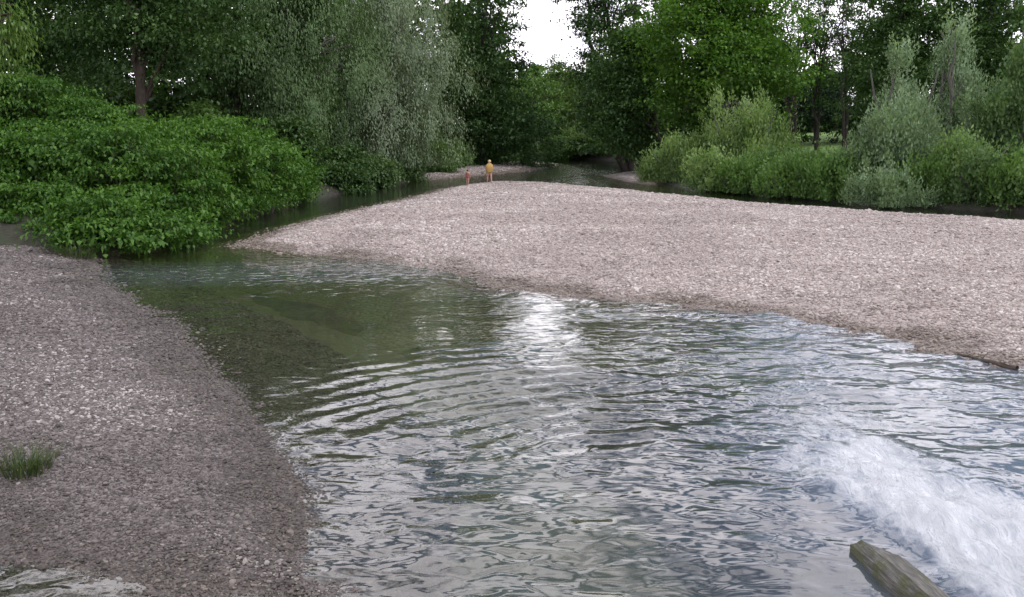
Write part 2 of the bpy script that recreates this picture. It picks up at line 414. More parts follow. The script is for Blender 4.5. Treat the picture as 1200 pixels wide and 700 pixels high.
def pebble_nodes(name, mat):
    ng = bpy.data.node_groups.new(name, 'GeometryNodeTree')
    ng.interface.new_socket('Geometry', in_out='INPUT', socket_type='NodeSocketGeometry')
    ng.interface.new_socket('Geometry', in_out='OUTPUT', socket_type='NodeSocketGeometry')
    gi = ng.nodes.new('NodeGroupInput'); go = ng.nodes.new('NodeGroupOutput')
    join = ng.nodes.new('GeometryNodeGeometryToInstance')
    for v in range(4):
        ico = ng.nodes.new('GeometryNodeMeshIcoSphere'); ico.inputs['Subdivisions'].default_value = 2; ico.inputs['Radius'].default_value = 0.5
        nz = ng.nodes.new('ShaderNodeTexNoise'); nz.noise_dimensions = '4D'
        nz.inputs['Scale'].default_value = 2.2; nz.inputs['Detail'].default_value = 1; nz.inputs['W'].default_value = v * 7.7
        sub = ng.nodes.new('ShaderNodeVectorMath'); sub.operation = 'SUBTRACT'; sub.inputs[1].default_value = (0.5, 0.5, 0.5)
        ng.links.new(nz.outputs['Color'], sub.inputs[0])
        sc = ng.nodes.new('ShaderNodeVectorMath'); sc.operation = 'SCALE'; sc.inputs['Scale'].default_value = 0.55
        ng.links.new(sub.outputs[0], sc.inputs[0])
        sp = ng.nodes.new('GeometryNodeSetPosition'); ng.links.new(ico.outputs[0], sp.inputs['Geometry']); ng.links.new(sc.outputs[0], sp.inputs['Offset'])
        sm = ng.nodes.new('GeometryNodeSetMaterial'); sm.inputs['Material'].default_value = mat
        ng.links.new(sp.outputs[0], sm.inputs[0])
        ng.links.new(sm.outputs[0], join.inputs[0])
    iop = ng.nodes.new('GeometryNodeInstanceOnPoints')
    m2p = ng.nodes.new('GeometryNodeMeshToPoints')
    ng.links.new(gi.outputs[0], m2p.inputs[0]); ng.links.new(m2p.outputs[0], iop.inputs['Points'])
    ng.links.new(join.outputs[0], iop.inputs['Instance']); iop.inputs['Pick Instance'].default_value = True
    for an, sock in (('rot', 'Rotation'), ('scl', 'Scale')):
        na = ng.nodes.new('GeometryNodeInputNamedAttribute'); na.data_type = 'FLOAT_VECTOR'; na.inputs[0].default_value = an
        ng.links.new(na.outputs[0], iop.inputs[sock])
    ng.links.new(iop.outputs[0], go.inputs[0])
    return ng

def scatter(parent, poly, hmax, L, seed, bands, mean, mat, label, dmin=-0.9, xlim=None, wetw=1.19):
    rng = np.random.default_rng(seed)
    P = np.array(poly); pts = []
    for (y0, y1, dens, sc) in bands:
        x0, x1 = (P[:, 0].min() - 1, P[:, 0].max() + 1) if xlim is None else xlim
        n = int((x1 - x0) * (y1 - y0) * dens)
        x = rng.uniform(x0, x1, n); y = rng.uniform(y0, y1, n)
        infr = np.abs(x) < 0.58 * y + 2.5                       # only ground a visitor near the viewpoint could look at
        x, y = x[infr], y[infr]
        zz, d = bar_height(x, y, poly, hmax, L, seed - 100)
        ok = d > dmin
        s = mean * sc * np.exp(rng.normal(0, 0.38, ok.sum()))
        pts.append(np.stack([x[ok], y[ok], zz[ok], d[ok], s], -1))
    A = np.concatenate(pts); n = len(A)
    sx = A[:, 4] * rng.uniform(0.9, 1.4, n); sy = A[:, 4] * rng.uniform(0.75, 1.05, n); sz = A[:, 4] * rng.uniform(0.40, 0.75, n)
    rot = np.stack([rng.normal(0, 0.25, n), rng.normal(0, 0.25, n), rng.uniform(0, 6.28, n)], -1)
    wob = A[:, 3] + 1.3 * fbm(A[:, 0] * 0.7, A[:, 1] * 0.7, seed, 3)
    wet = np.maximum(1 - sstep(0.0, wetw, wob), 0.75 * sstep(0.25, 0.6, fbm(A[:, 0] * 0.28, A[:, 1] * 0.4, seed + 8, 4)) * (wetw > 1.2))
    patch = fbm(A[:, 0] * 0.35, A[:, 1] * 0.35, seed + 5, 3)
    tint = np.clip(rng.random(n) + 0.22 * patch, 0, 1)
    V = np.stack([A[:, 0], A[:, 1], A[:, 2] + sz * 0.12], -1)
    o = mesh_obj('pebbles', V, [], None, parent=parent,
                 attrs={'rot': ('FLOAT_VECTOR', rot), 'scl': ('FLOAT_VECTOR', np.stack([sx, sy, sz], -1)), 'tint': ('FLOAT', tint), 'wet': ('FLOAT', wet)})
    md = o.modifiers.new('pebbles', 'NODES'); md.node_group = pebble_nodes('pebble_scatter', mat)
    o['kind'] = 'stuff'; o['label'] = label
    return n
n1_ = scatter(gravel_bar, main_poly, 0.62, 3.2, 111, [(14, 24, 430, 0.9), (24, 34, 350, 0.95), (34, 48, 250, 1.1), (48, 80, 140, 1.3)], 0.049, M_PEB, 'pale pink and grey pebbles')
n2_ = scatter(left_shore, left_poly, 0.50, 3.2, 112, [(7, 12, 1700, 0.8), (12, 17, 1100, 1.0), (17, 26, 520, 1.3), (26, 40, 260, 1.7)], 0.029, M_PEB_L, 'small dark grey and brown pebbles', wetw=1.7, dmin=-3.0)
n3_ = scatter(far_bar, far_poly, 0.32, 1.8, 113, [(85, 136, 34, 1.7)], 0.052, M_PEB, 'pale pebbles of the far spit')
print('pebbles', n1_, n2_, n3_)

# larger stones one can pick out, along the near edge of the bar and on the dark shore
def stone_mesh(seed, mat):
    bm = bmesh.new(); bmesh.ops.create_icosphere(bm, subdivisions=1, radius=0.5)
    rng = random.Random(seed)
    for v in bm.verts: v.co *= rng.uniform(0.82, 1.12); v.co.z *= 0.62; v.co.y *= 0.82
    me = bpy.data.meshes.new('stone'); bm.to_mesh(me); bm.free(); me.materials.append(mat)
    me.polygons.foreach_set('use_smooth', [True] * len(me.polygons))
    return me
rs = np.random.default_rng(77)
def stones(parent, poly, hmax, L, hseed, n, xr, yr, drange, size, mat):
    variants = [stone_mesh(900 + i, mat) for i in range(6)]
    c = 0
    while c < n:
        x, y = rs.uniform(*xr), rs.uniform(*yr)
        if abs(x) > 0.52 * y: continue
        zz, d = bar_height(np.array([x]), np.array([y]), poly, hmax, L, hseed)
        if not (drange[0] < d[0] < drange[1]) or rs.random() > math.exp(-max(d[0], 0) / (drange[1] * 0.6)): continue
        o = bpy.data.objects.new('stone', variants[c % 6]); COL.objects.link(o)
        s = size * math.exp(rs.normal(0, 0.28))
        o.scale = (s * rs.uniform(0.95, 1.35), s, s * rs.uniform(0.8, 1.1)); o.rotation_euler = (rs.normal(0, 0.15), rs.normal(0, 0.15), rs.uniform(0, 6.28))
        o.location = (x, y, zz[0] + s * 0.14); o.parent = parent
        o['wet'] = float(1 - np.clip((d[0] + rs.normal(0, 0.25)) / 0.9, 0, 1))
        c += 1
stones(gravel_bar, main_poly, 0.62, 3.2, 11, 190, (-8, 12), (15, 34), (-0.3, 7), 0.095, M_STONE)
stones(left_shore, left_poly, 0.50, 3.2, 12, 90, (-8, -1.5), (7.5, 20), (-0.2, 4), 0.055, M_STONE_L)

# ---- water
wx = axis([(-60, -14, 1.5), (-14, -7, 0.2), (-7, 10, 0.105), (10, 15, 0.2), (15, 75, 1.5)])
wy = axis([(-12, 6.5, 0.8), (6.5, 20, 0.1), (20, 32, 0.16), (32, 60, 0.6), (60, 200, 2.0)])
X, Y, F = grid(wx, wy)
fade = sstep(6.0, 7.5, Y) * (1 - sstep(28, 32, Y)) * sstep(-14, -12, X) * (1 - sstep(13, 15, X))
# foam: plunging water from the weir beside the timber, fanning away from the viewer
fx, fy = 5.5, 7.0
u = (Y - fy); wv = X - (fx + 0.02 * u)
wv = wv + 0.5 * fbm(X * 0.7, Y * 0.7, 33, 3)
core = np.exp(-((wv + 0.3) / (1.9 + 0.10 * u)) ** 2 * 1.0) * (1 - sstep(2.2, 8.8, u + 0.8 * fbm(X * 0.8, Y * 0.8, 34, 3))) * sstep(-3, -1.5, u)
core = core * (1 - sstep(0.0, 2.8, (Y - 10.2) - 2.4 * (5.6 - X) + 0.8 * fbm(X, Y, 36, 3)))
core = core * sstep(3.75, 4.6, X + 0.35 * np.maximum(u - 2.6, 0))
streak = fbm(X * 2.2 + 0.8 * fbm(X, Y, 31, 2), Y * 0.9, 32, 4)
wide = np.exp(-((X - 5.4) / 1.7) ** 2 - ((Y - 12.3) / 2.6) ** 2)
foam = np.clip(core * 1.10 + 0.45 * streak * sstep(0.05, 0.5, core) + 0.32 * wide, 0, 1)
p2 = at(1000, 490)
patch2 = np.exp(-(((X - p2[0]) / 1.1) ** 2 + ((Y - p2[1]) / 0.8) ** 2))
p3 = at(1080, 465)
patch3 = np.exp(-(((X - p3[0]) / 0.9) ** 2 + ((Y - p3[1]) / 0.9) ** 2))
foam = np.clip(foam + 0.42 * patch2 + 0.25 * patch3, 0, 1)
# calm pool by the dark shore
pc = at(425, 388)
calm = np.exp(-(((X - pc[0] - 0.2 * (Y - pc[1])) / 4.5) ** 2 + ((Y - pc[1]) / 5.5) ** 2) ** 2 * 1.0)
pc2 = at(330, 480)
calm = np.maximum(calm, 0.85 * np.exp(-(((X - pc2[0]) / 1.6) ** 2 + ((Y - pc2[1]) / 3.5) ** 2) ** 2))
chop = sstep(-4, 5, X + 0.12 * (Y - 15))
rc = at(760, 560)
rr = np.hypot(X - rc[0], (Y - rc[1]))
env = np.exp(-((X - at(590, 460)[0]) / 2.1) ** 2 - ((Y - at(590, 460)[1]) / 2.6) ** 2)
ripple = env * 0.030 * np.sin(2 * np.pi * rr / 0.55 + 2.6 * fbm(X * 0.7, Y * 0.7, 41, 3))
wxp, wyp = X + 0.35 * fbm(X * 0.8, Y * 0.8, 51, 2), Y + 0.35 * fbm(X * 0.8, Y * 0.8, 52, 2)
wave = 0.055 * fbm(wxp * 0.55, wyp * 0.75, 53, 3) + 0.040 * fbm(wxp * 1.3, wyp * 1.9, 55, 3)
zw = fade * ((1 - 0.85 * calm) * wave * (0.42 + 0.25 * sstep(11, 15, Y) + 0.35 * chop) + ripple)
zw += fade * core * (0.10 + 0.24 * fbm(X * 1.6, Y * 1.3, 61, 4) + 0.10 * fbm(X * 4, Y * 4, 65, 2))
rfc = at(330, 318)
riffle = np.exp(-(((X - rfc[0]) / 7.0) ** 2 + ((Y - rfc[1] - 0.15 * (X - rfc[0])) / 2.6) ** 2) ** 2)
rip = np.where(Y > 60, 0.55, 0.50 + 0.25 * sstep(11, 15, Y) - 0.66 * calm + 1.5 * riffle + 0.6 * (1 - sstep(9.5, 11.0, Y)) * (1 - sstep(-3.0, -1.5, X)) + 0.35 * chop * sstep(12, 17, Y))
edge_l = sdist(X, Y, left_poly)
turb_sky = np.clip(0.25 * riffle + 0.05 * (1 - calm) * (1 - sstep(20, 26, Y)) * sstep(-0.3, 1.5, -edge_l) + 0.62 * sstep(1.0, 6.5, X - 0.1 * (Y - 14)) * (1 - sstep(24, 30, Y)) + 0.9 * core, 0, 1)  # bubbly water, plus where the painted sky tint lies on the right

k = NT('river_water')
pos = k.n('ShaderNodeNewGeometry').outputs['Position']
a_rip = k.n('ShaderNodeAttribute', attribute_name='ripple').outputs['Fac']
a_foam = k.n('ShaderNodeAttribute', attribute_name='foam').outputs['Fac']
a_turb_sky = k.n('ShaderNodeAttribute', attribute_name='air_sky_tint').outputs['Fac']
mp = k.n('ShaderNodeMapping', {'Vector': pos, 'Scale': (1.0, 1.5, 1.0)}).outputs[0]
h1 = k.noise(mp, 2.5, 0.8, 0.4, 0.7)
h2 = k.noise(mp, 5.0, 1.0, 0.4, 0.5)
h = k.math('ADD', k.math('MULTIPLY', h1, 1.0), k.math('MULTIPLY', h2, 0.10))
h = k.math('MULTIPLY', h, a_rip)
b = k.n('ShaderNodeBump', {'Strength': 1.0, 'Distance': 0.031, 'Height': h})
inc = k.n('ShaderNodeNewGeometry').outputs['Incoming']
dotn = k.n('ShaderNodeVectorMath', {0: inc, 1: b.outputs[0]}, operation='DOT_PRODUCT').outputs['Value']
cosn = k.math('MAXIMUM', dotn, 0.06)
fr = k.math('ADD', 0.055, k.math('MULTIPLY', 0.945, k.math('POWER', k.math('SUBTRACT', 1.0, cosn), 4.6)))
gl = k.n('ShaderNodeBsdfGlossy', {'Color': (1, 1, 1, 1), 'Roughness': 0.02, 'Normal': b.outputs[0]})
tr = k.n('ShaderNodeBsdfTransparent', {'Color': (0.72, 0.74, 0.66, 1)})
df = k.n('ShaderNodeBsdfDiffuse', {'Color': (0.17, 0.21, 0.27, 1), 'Normal': b.outputs[0]})  # blue-grey of bubbly water, with blue sky reflection painted in
body = k.n('ShaderNodeMixShader', {0: k.math('MULTIPLY', a_turb_sky, 0.7), 1: tr.outputs[0], 2: df.outputs[0]})
wat = k.n('ShaderNodeMixShader', {0: fr, 1: body.outputs[0], 2: gl.outputs[0]})
mpf = k.n('ShaderNodeMapping', {'Vector': pos, 'Scale': (2.1, 0.8, 1.0), 'Rotation': (0, 0, 0.35)}).outputs[0]
fn = k.noise(mpf, 2.6, 9, 0.74, 0.8)
fn2 = k.noise(mpf, 1.1, 5, 0.6, 1.4)
fnn = k.math('ADD', k.math('MULTIPLY', fn, 0.9), k.math('MULTIPLY', fn2, 1.15))
wrp = k.n('ShaderNodeTexNoise', {'Vector': mpf, 'Scale': 2.2, 'Detail': 4.0}).outputs['Color']
vv = k.n('ShaderNodeVectorMath', {0: mpf, 1: k.n('ShaderNodeVectorMath', {0: wrp, 'Scale': 0.7}, operation='SCALE').outputs[0]}, operation='ADD').outputs[0]
lace = k.n('ShaderNodeTexVoronoi', {'Vector': vv, 'Scale': 3.6}, feature='DISTANCE_TO_EDGE').outputs['Distance']
lace = k.math('SUBTRACT', 0.22, k.math('MINIMUM', lace, 0.22))
fnn = k.math('ADD', fnn, k.math('MULTIPLY', lace, 0.8))
thr = k.math('SUBTRACT', k.math('ADD', k.math('MULTIPLY', a_foam, 1.15), fnn), 1.58)
fm = k.ramp(k.n('ShaderNodeMapRange', {'Value': thr, 'From Min': 0.0, 'From Max': 0.62}).outputs[0], [(0.0, 0.0), (1.0, 0.93)])
fb = k.n('ShaderNodeBump', {'Strength': 1.0, 'Distance': 0.16, 'Height': fnn})
fo = k.n('ShaderNodeBsdfPrincipled', {'Base Color': (0.76, 0.785, 0.82, 1), 'Roughness': 0.8, 'Specular IOR Level': 0.1, 'Normal': fb.outputs[0]})
fin = k.n('ShaderNodeMixShader', {0: k.math('MULTIPLY', fm, k.math('GREATER_THAN', a_foam, 0.02)), 1: wat.outputs[0], 2: fo.outputs[0]})
k.link(fin.outputs[0], k.out.inputs[0])
M_WATER = k.m
water = mesh_obj('river_water', np.stack([X, Y, zw], -1), F, M_WATER, smooth=True,
                 attrs={'ripple': ('FLOAT', rip), 'foam': ('FLOAT', foam * (fade > 0.01)), 'air_sky_tint': ('FLOAT', turb_sky)})
tag(water, 'rippling river water with white foam beside the timber', 'water', kind='structure')

# ------------------------------------------------------------------ vegetation
class Leaves:
    """collects leaf-sized kites: four corners, folded along the midrib"""
    def __init__(self): self.V, self.T = [], []
    def add(self, P, D, N, L, W, tint):
        D = nrm(D); S = nrm(np.cross(D, N)); N = np.cross(S, D)
        L = L[:, None]; W = W[:, None]
        q = np.stack([P, P + D * L * 0.42 + S * W * 0.5 + N * W * 0.12, P + D * L - N * L * 0.12, P + D * L * 0.42 - S * W * 0.5 + N * W * 0.12], 1)
        self.V.append(q.reshape(-1, 3)); self.T.append(np.repeat(tint, 4))
    def build(self, name, mat, parent):
        V = np.concatenate(self.V); T = np.concatenate(self.T)
        return mesh_obj(name, V, np.arange(len(V)).reshape(-1, 4), mat, parent, attrs={'tint': ('FLOAT', T)})

def rdir(rng, n): return nrm(rng.normal(size=(n, 3)))
UP = np.array([0, 0, 1.0])
WIDE = {'willow': 1.5, 'spire': 1.5, 'knot': 1.05, 'broad': 1.35}

def fill(lv, rng, lobes, n_clusters, per, csize, leaf, mode, inner=0.45, flat=0.55, zmin=0.1, tint0=0.5, tvar=0.28, hollow=0.0, hs=0.5):
    """leaf clumps through the crown's volume. lobes: rows of cx cy cz rx ry rz"""
    lobes = np.asarray(lobes, float)
    wgt = (lobes[:, 3] * lobes[:, 4] * lobes[:, 5]) ** 0.72; wgt /= wgt.sum()
    li = rng.choice(len(lobes), n_clusters, p=wgt)
    d = rdir(rng, n_clusters)
    r = inner + (1 - inner) * np.sqrt(rng.random(n_clusters))
    r *= 1 + 0.10 * rng.normal(size=n_clusters)
    c = lobes[li, :3] + d * lobes[li, 3:] * r[:, None]
    c[:, 2] = np.maximum(c[:, 2], zmin)
    if hollow > 0:                                # leave hollows between boughs
        hn = fbm(c[:, 0] * hs + 0.6 * c[:, 1] * hs, c[:, 2] * hs * 1.5 + 0.3 * c[:, 1] * hs, int(rng.integers(1000)), 2)
        kp = hn > np.quantile(hn, hollow); c, d, li = c[kp], d[kp], li[kp]; n_clusters = len(c)
    out = nrm(d * np.array([1, 1, 0.6]))
    high = c[:, 2] > CAM_H + 0.155 * np.maximum(c[:, 1], 1.0)      # upper crown: fewer, larger leaves
    per_i = np.maximum(3, (per * np.where(high, 0.36, 1.0) * np.exp(rng.normal(0, 0.35, n_clusters))).astype(int))
    idx = np.repeat(np.arange(n_clusters), per_i); n = len(idx)
    cs = csize * np.exp(rng.normal(0, 0.3, n_clusters))
    g = rng.normal(size=(n, 3)) * cs[idx][:, None] * 0.6
    o = out[idx]; rd = rdir(rng, n)
    if mode == 'willow':
        g *= np.array([0.62, 0.62, 1.25]); g[:, 2] -= cs[idx] * 0.4
        D = -UP * 0.9 + o * 0.45 + rd * 0.55; N = o + UP * 0.4 + rd * 0.7
    elif mode == 'spire':                       # upright willow shoots
        g *= np.array([0.55, 0.55, 1.2])
        D = UP * 0.75 + o * 0.55 + rd * 0.65; N = o + UP * 0.5 + rd * 0.8
    elif mode == 'knot':
        g *= np.array([1.2, 1.2, 0.34])
        h = np.stack([o[:, 0], o[:, 1], np.zeros(n)], -1)
        D = h * 0.55 + rd * 0.75 - UP * 0.42; N = UP * 1.0 + h * 0.25 + rd * 0.35
    else:
        g *= np.array([1.1, 1.1, flat])
        D = o * 0.5 + rd * 0.9 - UP * 0.25; N = UP * 0.85 + o * 0.35 + rd * 0.6
    P = c[idx] + g
    ok = P[:, 2] > zmin
    L = 1.08 * leaf[0] * np.exp(rng.normal(0, 0.22, n)); W = WIDE.get(mode, 1.3) * leaf[1] * np.exp(rng.normal(0, 0.22, n))
    big = np.where(high[idx], 1.65, 1.0); L = L * big; W = W * big
    ct = rng.normal(0, tvar * 0.6, n_clusters)
    t = np.clip(tint0 + ct[idx] + rng.normal(0, tvar * 0.6, n), 0, 1)
    lv.add(P[ok], D[ok], N[ok], L[ok], W[ok], t[ok])
    return c

class Tubes:
    def __init__(self): self.V, self.F, self.n = [], [], 0
    def add(self, pts, radii, sides=6):
        pts = np.asarray(pts, float); m = len(pts)
        tg = nrm(np.gradient(pts, axis=0)); ref = np.array([1.0, 0.13, 0.0])
        s = nrm(np.cross(tg, ref)); w = np.cross(tg, s)
        a = np.linspace(0, 2 * np.pi, sides, endpoint=False)
        ring = pts[:, None] + (np.cos(a)[None, :, None] * s[:, None] + np.sin(a)[None, :, None] * w[:, None]) * np.asarray(radii)[:, None, None]
        i = self.n + np.arange(m * sides).reshape(m, sides); j = np.roll(i, -1, 1)
        self.F.append(np.stack([i[:-1], j[:-1], j[1:], i[1:]], -1).reshape(-1, 4)); self.V.append(ring.reshape(-1, 3)); self.n += m * sides
    def build(self, name, mat, parent):
        return mesh_obj(name, np.concatenate(self.V), np.concatenate(self.F), mat, parent, smooth=True)

def limb(rng, tb, a, b, r0, r1, sag=0.0, n=6, sides=5, wig=0.06):
    a, b = np.array(a, float), np.array(b, float); t = np.linspace(0, 1, n)[:, None]
    L = np.linalg.norm(b - a)
    p = a + (b - a) * t + UP * (np.sin(t * np.pi) * sag)
    p[1:-1] += rng.normal(size=(n - 2, 3)) * wig * L * 0.5
    tb.add(p, r0 + (r1 - r0) * t[:, 0], sides)
    return p

def gz(x, y): return float(ground_h(np.array([float(x)]), np.array([float(y)]))[0])

def auto_lobes(rng, x, y, zb, zt, w, n, shape='round', dep=None):
    """irregular stack of lobes filling a crown from zb to zt, w wide"""
    L = []; dep = dep or w
    for i in range(n):
        f = (i + rng.uniform(0.1, 0.9)) / n
        zc = zb + (zt - zb) * f
        if shape == 'round': prof = math.sin(math.pi * min(1, 0.14 + 0.80 * f)) ** 0.6
        elif shape == 'cone': prof = 1.05 - 0.80 * f
        elif shape == 'column': prof = 0.85 * math.sin(math.pi * min(1, 0.2 + 0.68 * f)) ** 0.45
        else: prof = max(0.3, 1 - 0.55 * f)      # dome reaching the ground
        a = rng.uniform(0, 6.28) if i % 2 else (a + math.pi if i else 0.0)
        rad = w * 0.5 * prof
        off = rad * rng.uniform(0.25, 0.6)
        rr = rad * rng.uniform(0.48, 0.72)
        L.append((x + math.cos(a) * off, y + math.sin(a) * off * dep / w, zc, rr, rr * dep / w, rr * rng.uniform(0.62, 0.9)))
    return L

def tree(name, label, x, y, zt, w, mat, bark, seed, zb=None, n_lobes=12, clusters=420, per=60, csize=0.75, leaf=(0.26, 0.14), mode='broad', shape='round',
         trunk_r=0.3, inner=0.45, group=None, cat='tree', stems=1, lean=0.0, tint0=0.5, dep=None, fork=0.25, zmin=None, extra=None, lobes=None, hollow=0.10):
    rng = np.random.default_rng(seed)
    g = gz(x, y); base = max(g, 0.0) if g > 0.02 else g
    zb = base + 0.3 * (zt - base) if zb is None else zb
    root = empty(name, (x, y, base)); tag(root, label, cat, group)
    lb = lobes if lobes is not None else auto_lobes(rng, x + lean, y, zb, zt - 0.06 * (zt - zb), w, n_lobes, shape, dep)
    if extra: lb = list(lb) + list(extra)
    lv = Leaves()
    cc = fill(lv, rng, lb, clusters, per, csize, leaf, mode, inner=inner, zmin=(base + 0.15) if zmin is None else zmin, tint0=tint0, tvar=0.10 if mode == 'willow' else 0.32, hollow=hollow, hs=0.38)
    tb = Tubes()
    for s in range(stems):
        sx, sy = (0, 0) if stems == 1 else (rng.uniform(-0.16, 0.16) * w, rng.uniform(-0.12, 0.12) * w)
        top = np.array([x + lean * 0.9 + sx * 2.2, y + sy * 2, base + (zt - base) * (0.9 if stems == 1 else rng.uniform(0.6, 0.85))])
        m = 9; t = np.linspace(0, 1, m)[:, None]
        p = np.array([x + sx * 0.35, y + sy * 0.35, base - 0.3]) * (1 - t) + top * t
        p[1:-1, :2] += rng.normal(size=(m - 2, 2)) * 0.012 * (zt - base)
        r = trunk_r * (1 - 0.9 * t[:, 0]) ** 0.85 + 0.02; r[0] *= 1.45
        tb.add(p, r, 8)
        for q in range(max(4, len(lb) // stems)):
            lo = lb[rng.integers(len(lb))]
            tgt = np.array(lo[:3])
            f = np.clip((tgt[2] - base) / (zt - base) - rng.uniform(0.08, 0.25), fork, 0.85)
            a = p[0] * 0 + np.array([np.interp(f, t[:, 0], p[:, j]) for j in range(3)])
            r0 = trunk_r * (1 - f) * 0.5 + 0.02
            lp = limb(rng, tb, a, tgt, r0, r0 * 0.35, sag=0.05 * w)
            near = cc[np.argsort(((cc - tgt) ** 2).sum(1))[:12]]
            for z_ in near[rng.permutation(len(near))[:5]]: limb(rng, tb, lp[rng.integers(3, 6)], z_, r0 * 0.32, 0.012, n=4, sides=4)
    off = np.array([x, y, base])
    tb.V = [v - off for v in tb.V]; lv.V = [v - off for v in lv.V]
    tb.build('trunk', BARK[bark], root); lv.build('crown', LEAF[mat], root)
    return root

def px_tree(name, label, px, Y, top_px, w_px, *a, **kw):
    """place by surveyed bearing, distance, top and width"""
    x = (px - 600) / FPX * Y / _c * _c
    x = at_y(px, top_px, Y)[0]
    zt = at_y(px, top_px, Y)[2]
    sc = math.hypot(Y, 3) / FPX
    return tree(name, label, x, Y, zt, w_px * sc, *a, **kw)

# -- left side
px_tree('woodland_tree', 'dark tall broadleaf tree whose brown trunk stands behind the green thicket', 148, 60, -190, 300, 'dark', 'brown', 201, zb=8.6,
        n_lobes=16, clusters=760, per=84, csize=0.85, leaf=(0.21, 0.12), trunk_r=0.36)
px_tree('woodland_tree', 'dark broadleaf tree at the left edge behind the green thicket', 5, 66, -170, 230, 'dark', 'dark', 202, zb=4.2,
        n_lobes=13, clusters=430, per=60, csize=0.85, leaf=(0.26, 0.15), trunk_r=0.35)
px_tree('woodland_tree', 'dark broadleaf tree with small sky holes between trunk and willows', 262, 76, -150, 220, 'dark', 'dark', 203, zb=3.5,
        n_lobes=15, clusters=430, per=58, csize=0.9, leaf=(0.28, 0.16), trunk_r=0.36)
px_tree('willow_tree', 'darker olive green willow left of the big silvery willow', 345, 76, -120, 200, 'willow_dark', 'grey', 204, zb=1.2,
        n_lobes=20, clusters=700, per=96, csize=0.9, leaf=(0.23, 0.053), mode='willow', trunk_r=0.35, stems=2, hollow=0.0)
px_tree('willow_tree', 'big rounded silvery grey-green willow drooping over the left channel', 438, 86, -70, 245, 'willow', 'grey', 205, zb=1.0,
        n_lobes=24, clusters=1000, per=106, csize=0.9, leaf=(0.23, 0.055), mode='willow', trunk_r=0.4, stems=2, hollow=0.0)
px_tree('alder_tree', 'tall dark green tree left of the bright sky gap', 565, 116, -150, 165, 'alder', 'dark', 206, zb=1.2,
        n_lobes=22, clusters=760, per=52, csize=0.95, leaf=(0.30, 0.18), shape='cone', trunk_r=0.4)
# -- far end of the river
px_tree('far_tree', 'light green far tree under the bright sky gap', 652, 200, 64, 66, 'far', 'grey', 207, n_lobes=9, clusters=170, per=42, csize=0.9, leaf=(0.42, 0.26), zb=3.0, trunk_r=0.25)
px_tree('far_tree', 'far tree whose thin top meets the dark alder beside the sky gap', 626, 190, 78, 62, 'shrub', 'dark', 208, n_lobes=9, clusters=150, per=42, csize=0.9, leaf=(0.42, 0.26), zb=3.0, trunk_r=0.25)
px_tree('far_tree', 'far rounded tree behind the bend below the sky gap', 690, 212, 80, 84, 'far', 'grey', 209, n_lobes=9, clusters=170, per=42, csize=0.9, leaf=(0.42, 0.26), zb=2.0, trunk_r=0.25)
for i, (px, Y, tp, w, m, lab) in enumerate([
        (640, 150, 152, 62, 'shrub', 'low far bush on the outer bank of the river bend'),
        (664, 154, 156, 84, 'far', 'lighter low far bush straight behind the shining water'),
        (686, 150.5, 166, 70, 'far', 'lowest far bush at the water between two larger far bushes'),
        (604, 141, 156, 50, 'shrub', 'dark low bush behind the far gravel spit'),
        (708, 148, 158, 84, 'shrub', 'low far bush half hidden behind the hanging dark tree')]):
    px_tree('bush', lab, px, Y, tp, w, m, 'dark', 230 + i, zb=1.2, n_lobes=7, clusters=110, per=42, csize=0.7, leaf=(0.34, 0.2), shape='dome', trunk_r=0.1, cat='bush', stems=2)
# -- right side
px_tree('poplar_tree', 'tall dark tree with loose lacy top right of the sky gap', 752, 108, -130, 150, 'alder', 'dark', 210, zb=3.0, lean=-3.1, zmin=2.0,
        n_lobes=22, clusters=640, per=54, csize=0.85, leaf=(0.28, 0.16), shape='column', trunk_r=0.38, inner=0.3, stems=2)
px_tree('maple_tree', 'bright green rounded maple behind the yellowish willow bush', 850, 88, -70, 175, 'maple', 'grey', 211, zb=4.5,
        n_lobes=17, clusters=800, per=62, csize=0.9, leaf=(0.26, 0.17), trunk_r=0.4)
px_tree('hanging_tree', 'dark tree with low branches hanging over the far water', 784, 96, 15, 110, 'dark', 'dark', 212, zb=2.0, lean=-3.2, zmin=1.2,
        n_lobes=14, clusters=430, per=55, csize=0.8, leaf=(0.28, 0.16), trunk_r=0.3, shape='column')
for i, (px, Y, tp, w, lab) in enumerate([
        (938, 112, -60, 62, 'slender bare-stemmed tree just right of the bright maple'),
        (968, 118, -40, 64, 'slender tree with thin dark stems against the sky, middle of three'),
        (1004, 114, -50, 66, 'slender tree beside the pointed silver willow, last of three')]):
    px_tree('slender_tree', lab, px, Y, tp, w, 'dark', 'dark', 240 + i, zb=7.0, n_lobes=9, clusters=120, per=42, csize=0.7, leaf=(0.28, 0.16), trunk_r=0.16, stems=3, inner=0.2)
px_tree('evergreen_bush', 'nearly black evergreen above the small bright meadow', 958, 140, 84, 110, 'conifer', 'dark', 213, zb=4.4, n_lobes=10, clusters=260, per=55, csize=0.8, leaf=(0.26, 0.13), shape='dome', trunk_r=0.2, cat='bush')
px_tree('woodland_tree', 'dark tree behind the two pointed silver willows', 1062, 98, -80, 120, 'dark', 'dark', 214, zb=4.0, n_lobes=14, clusters=380, per=58, csize=0.85, leaf=(0.28, 0.16), trunk_r=0.32)
px_tree('woodland_tree', 'dark tree behind the right edge willow', 1165, 92, -60, 140, 'dark', 'dark', 215, zb=3.5, n_lobes=14, clusters=400, per=58, csize=0.85, leaf=(0.28, 0.16), trunk_r=0.32)
px_tree('woodland_tree', 'tall dark tree just beyond the right edge of view', 1290, 84, -60, 170, 'dark', 'dark', 216, zb=3.0, n_lobes=13, clusters=200, per=44, csize=0.95, leaf=(0.36, 0.21), trunk_r=0.32)
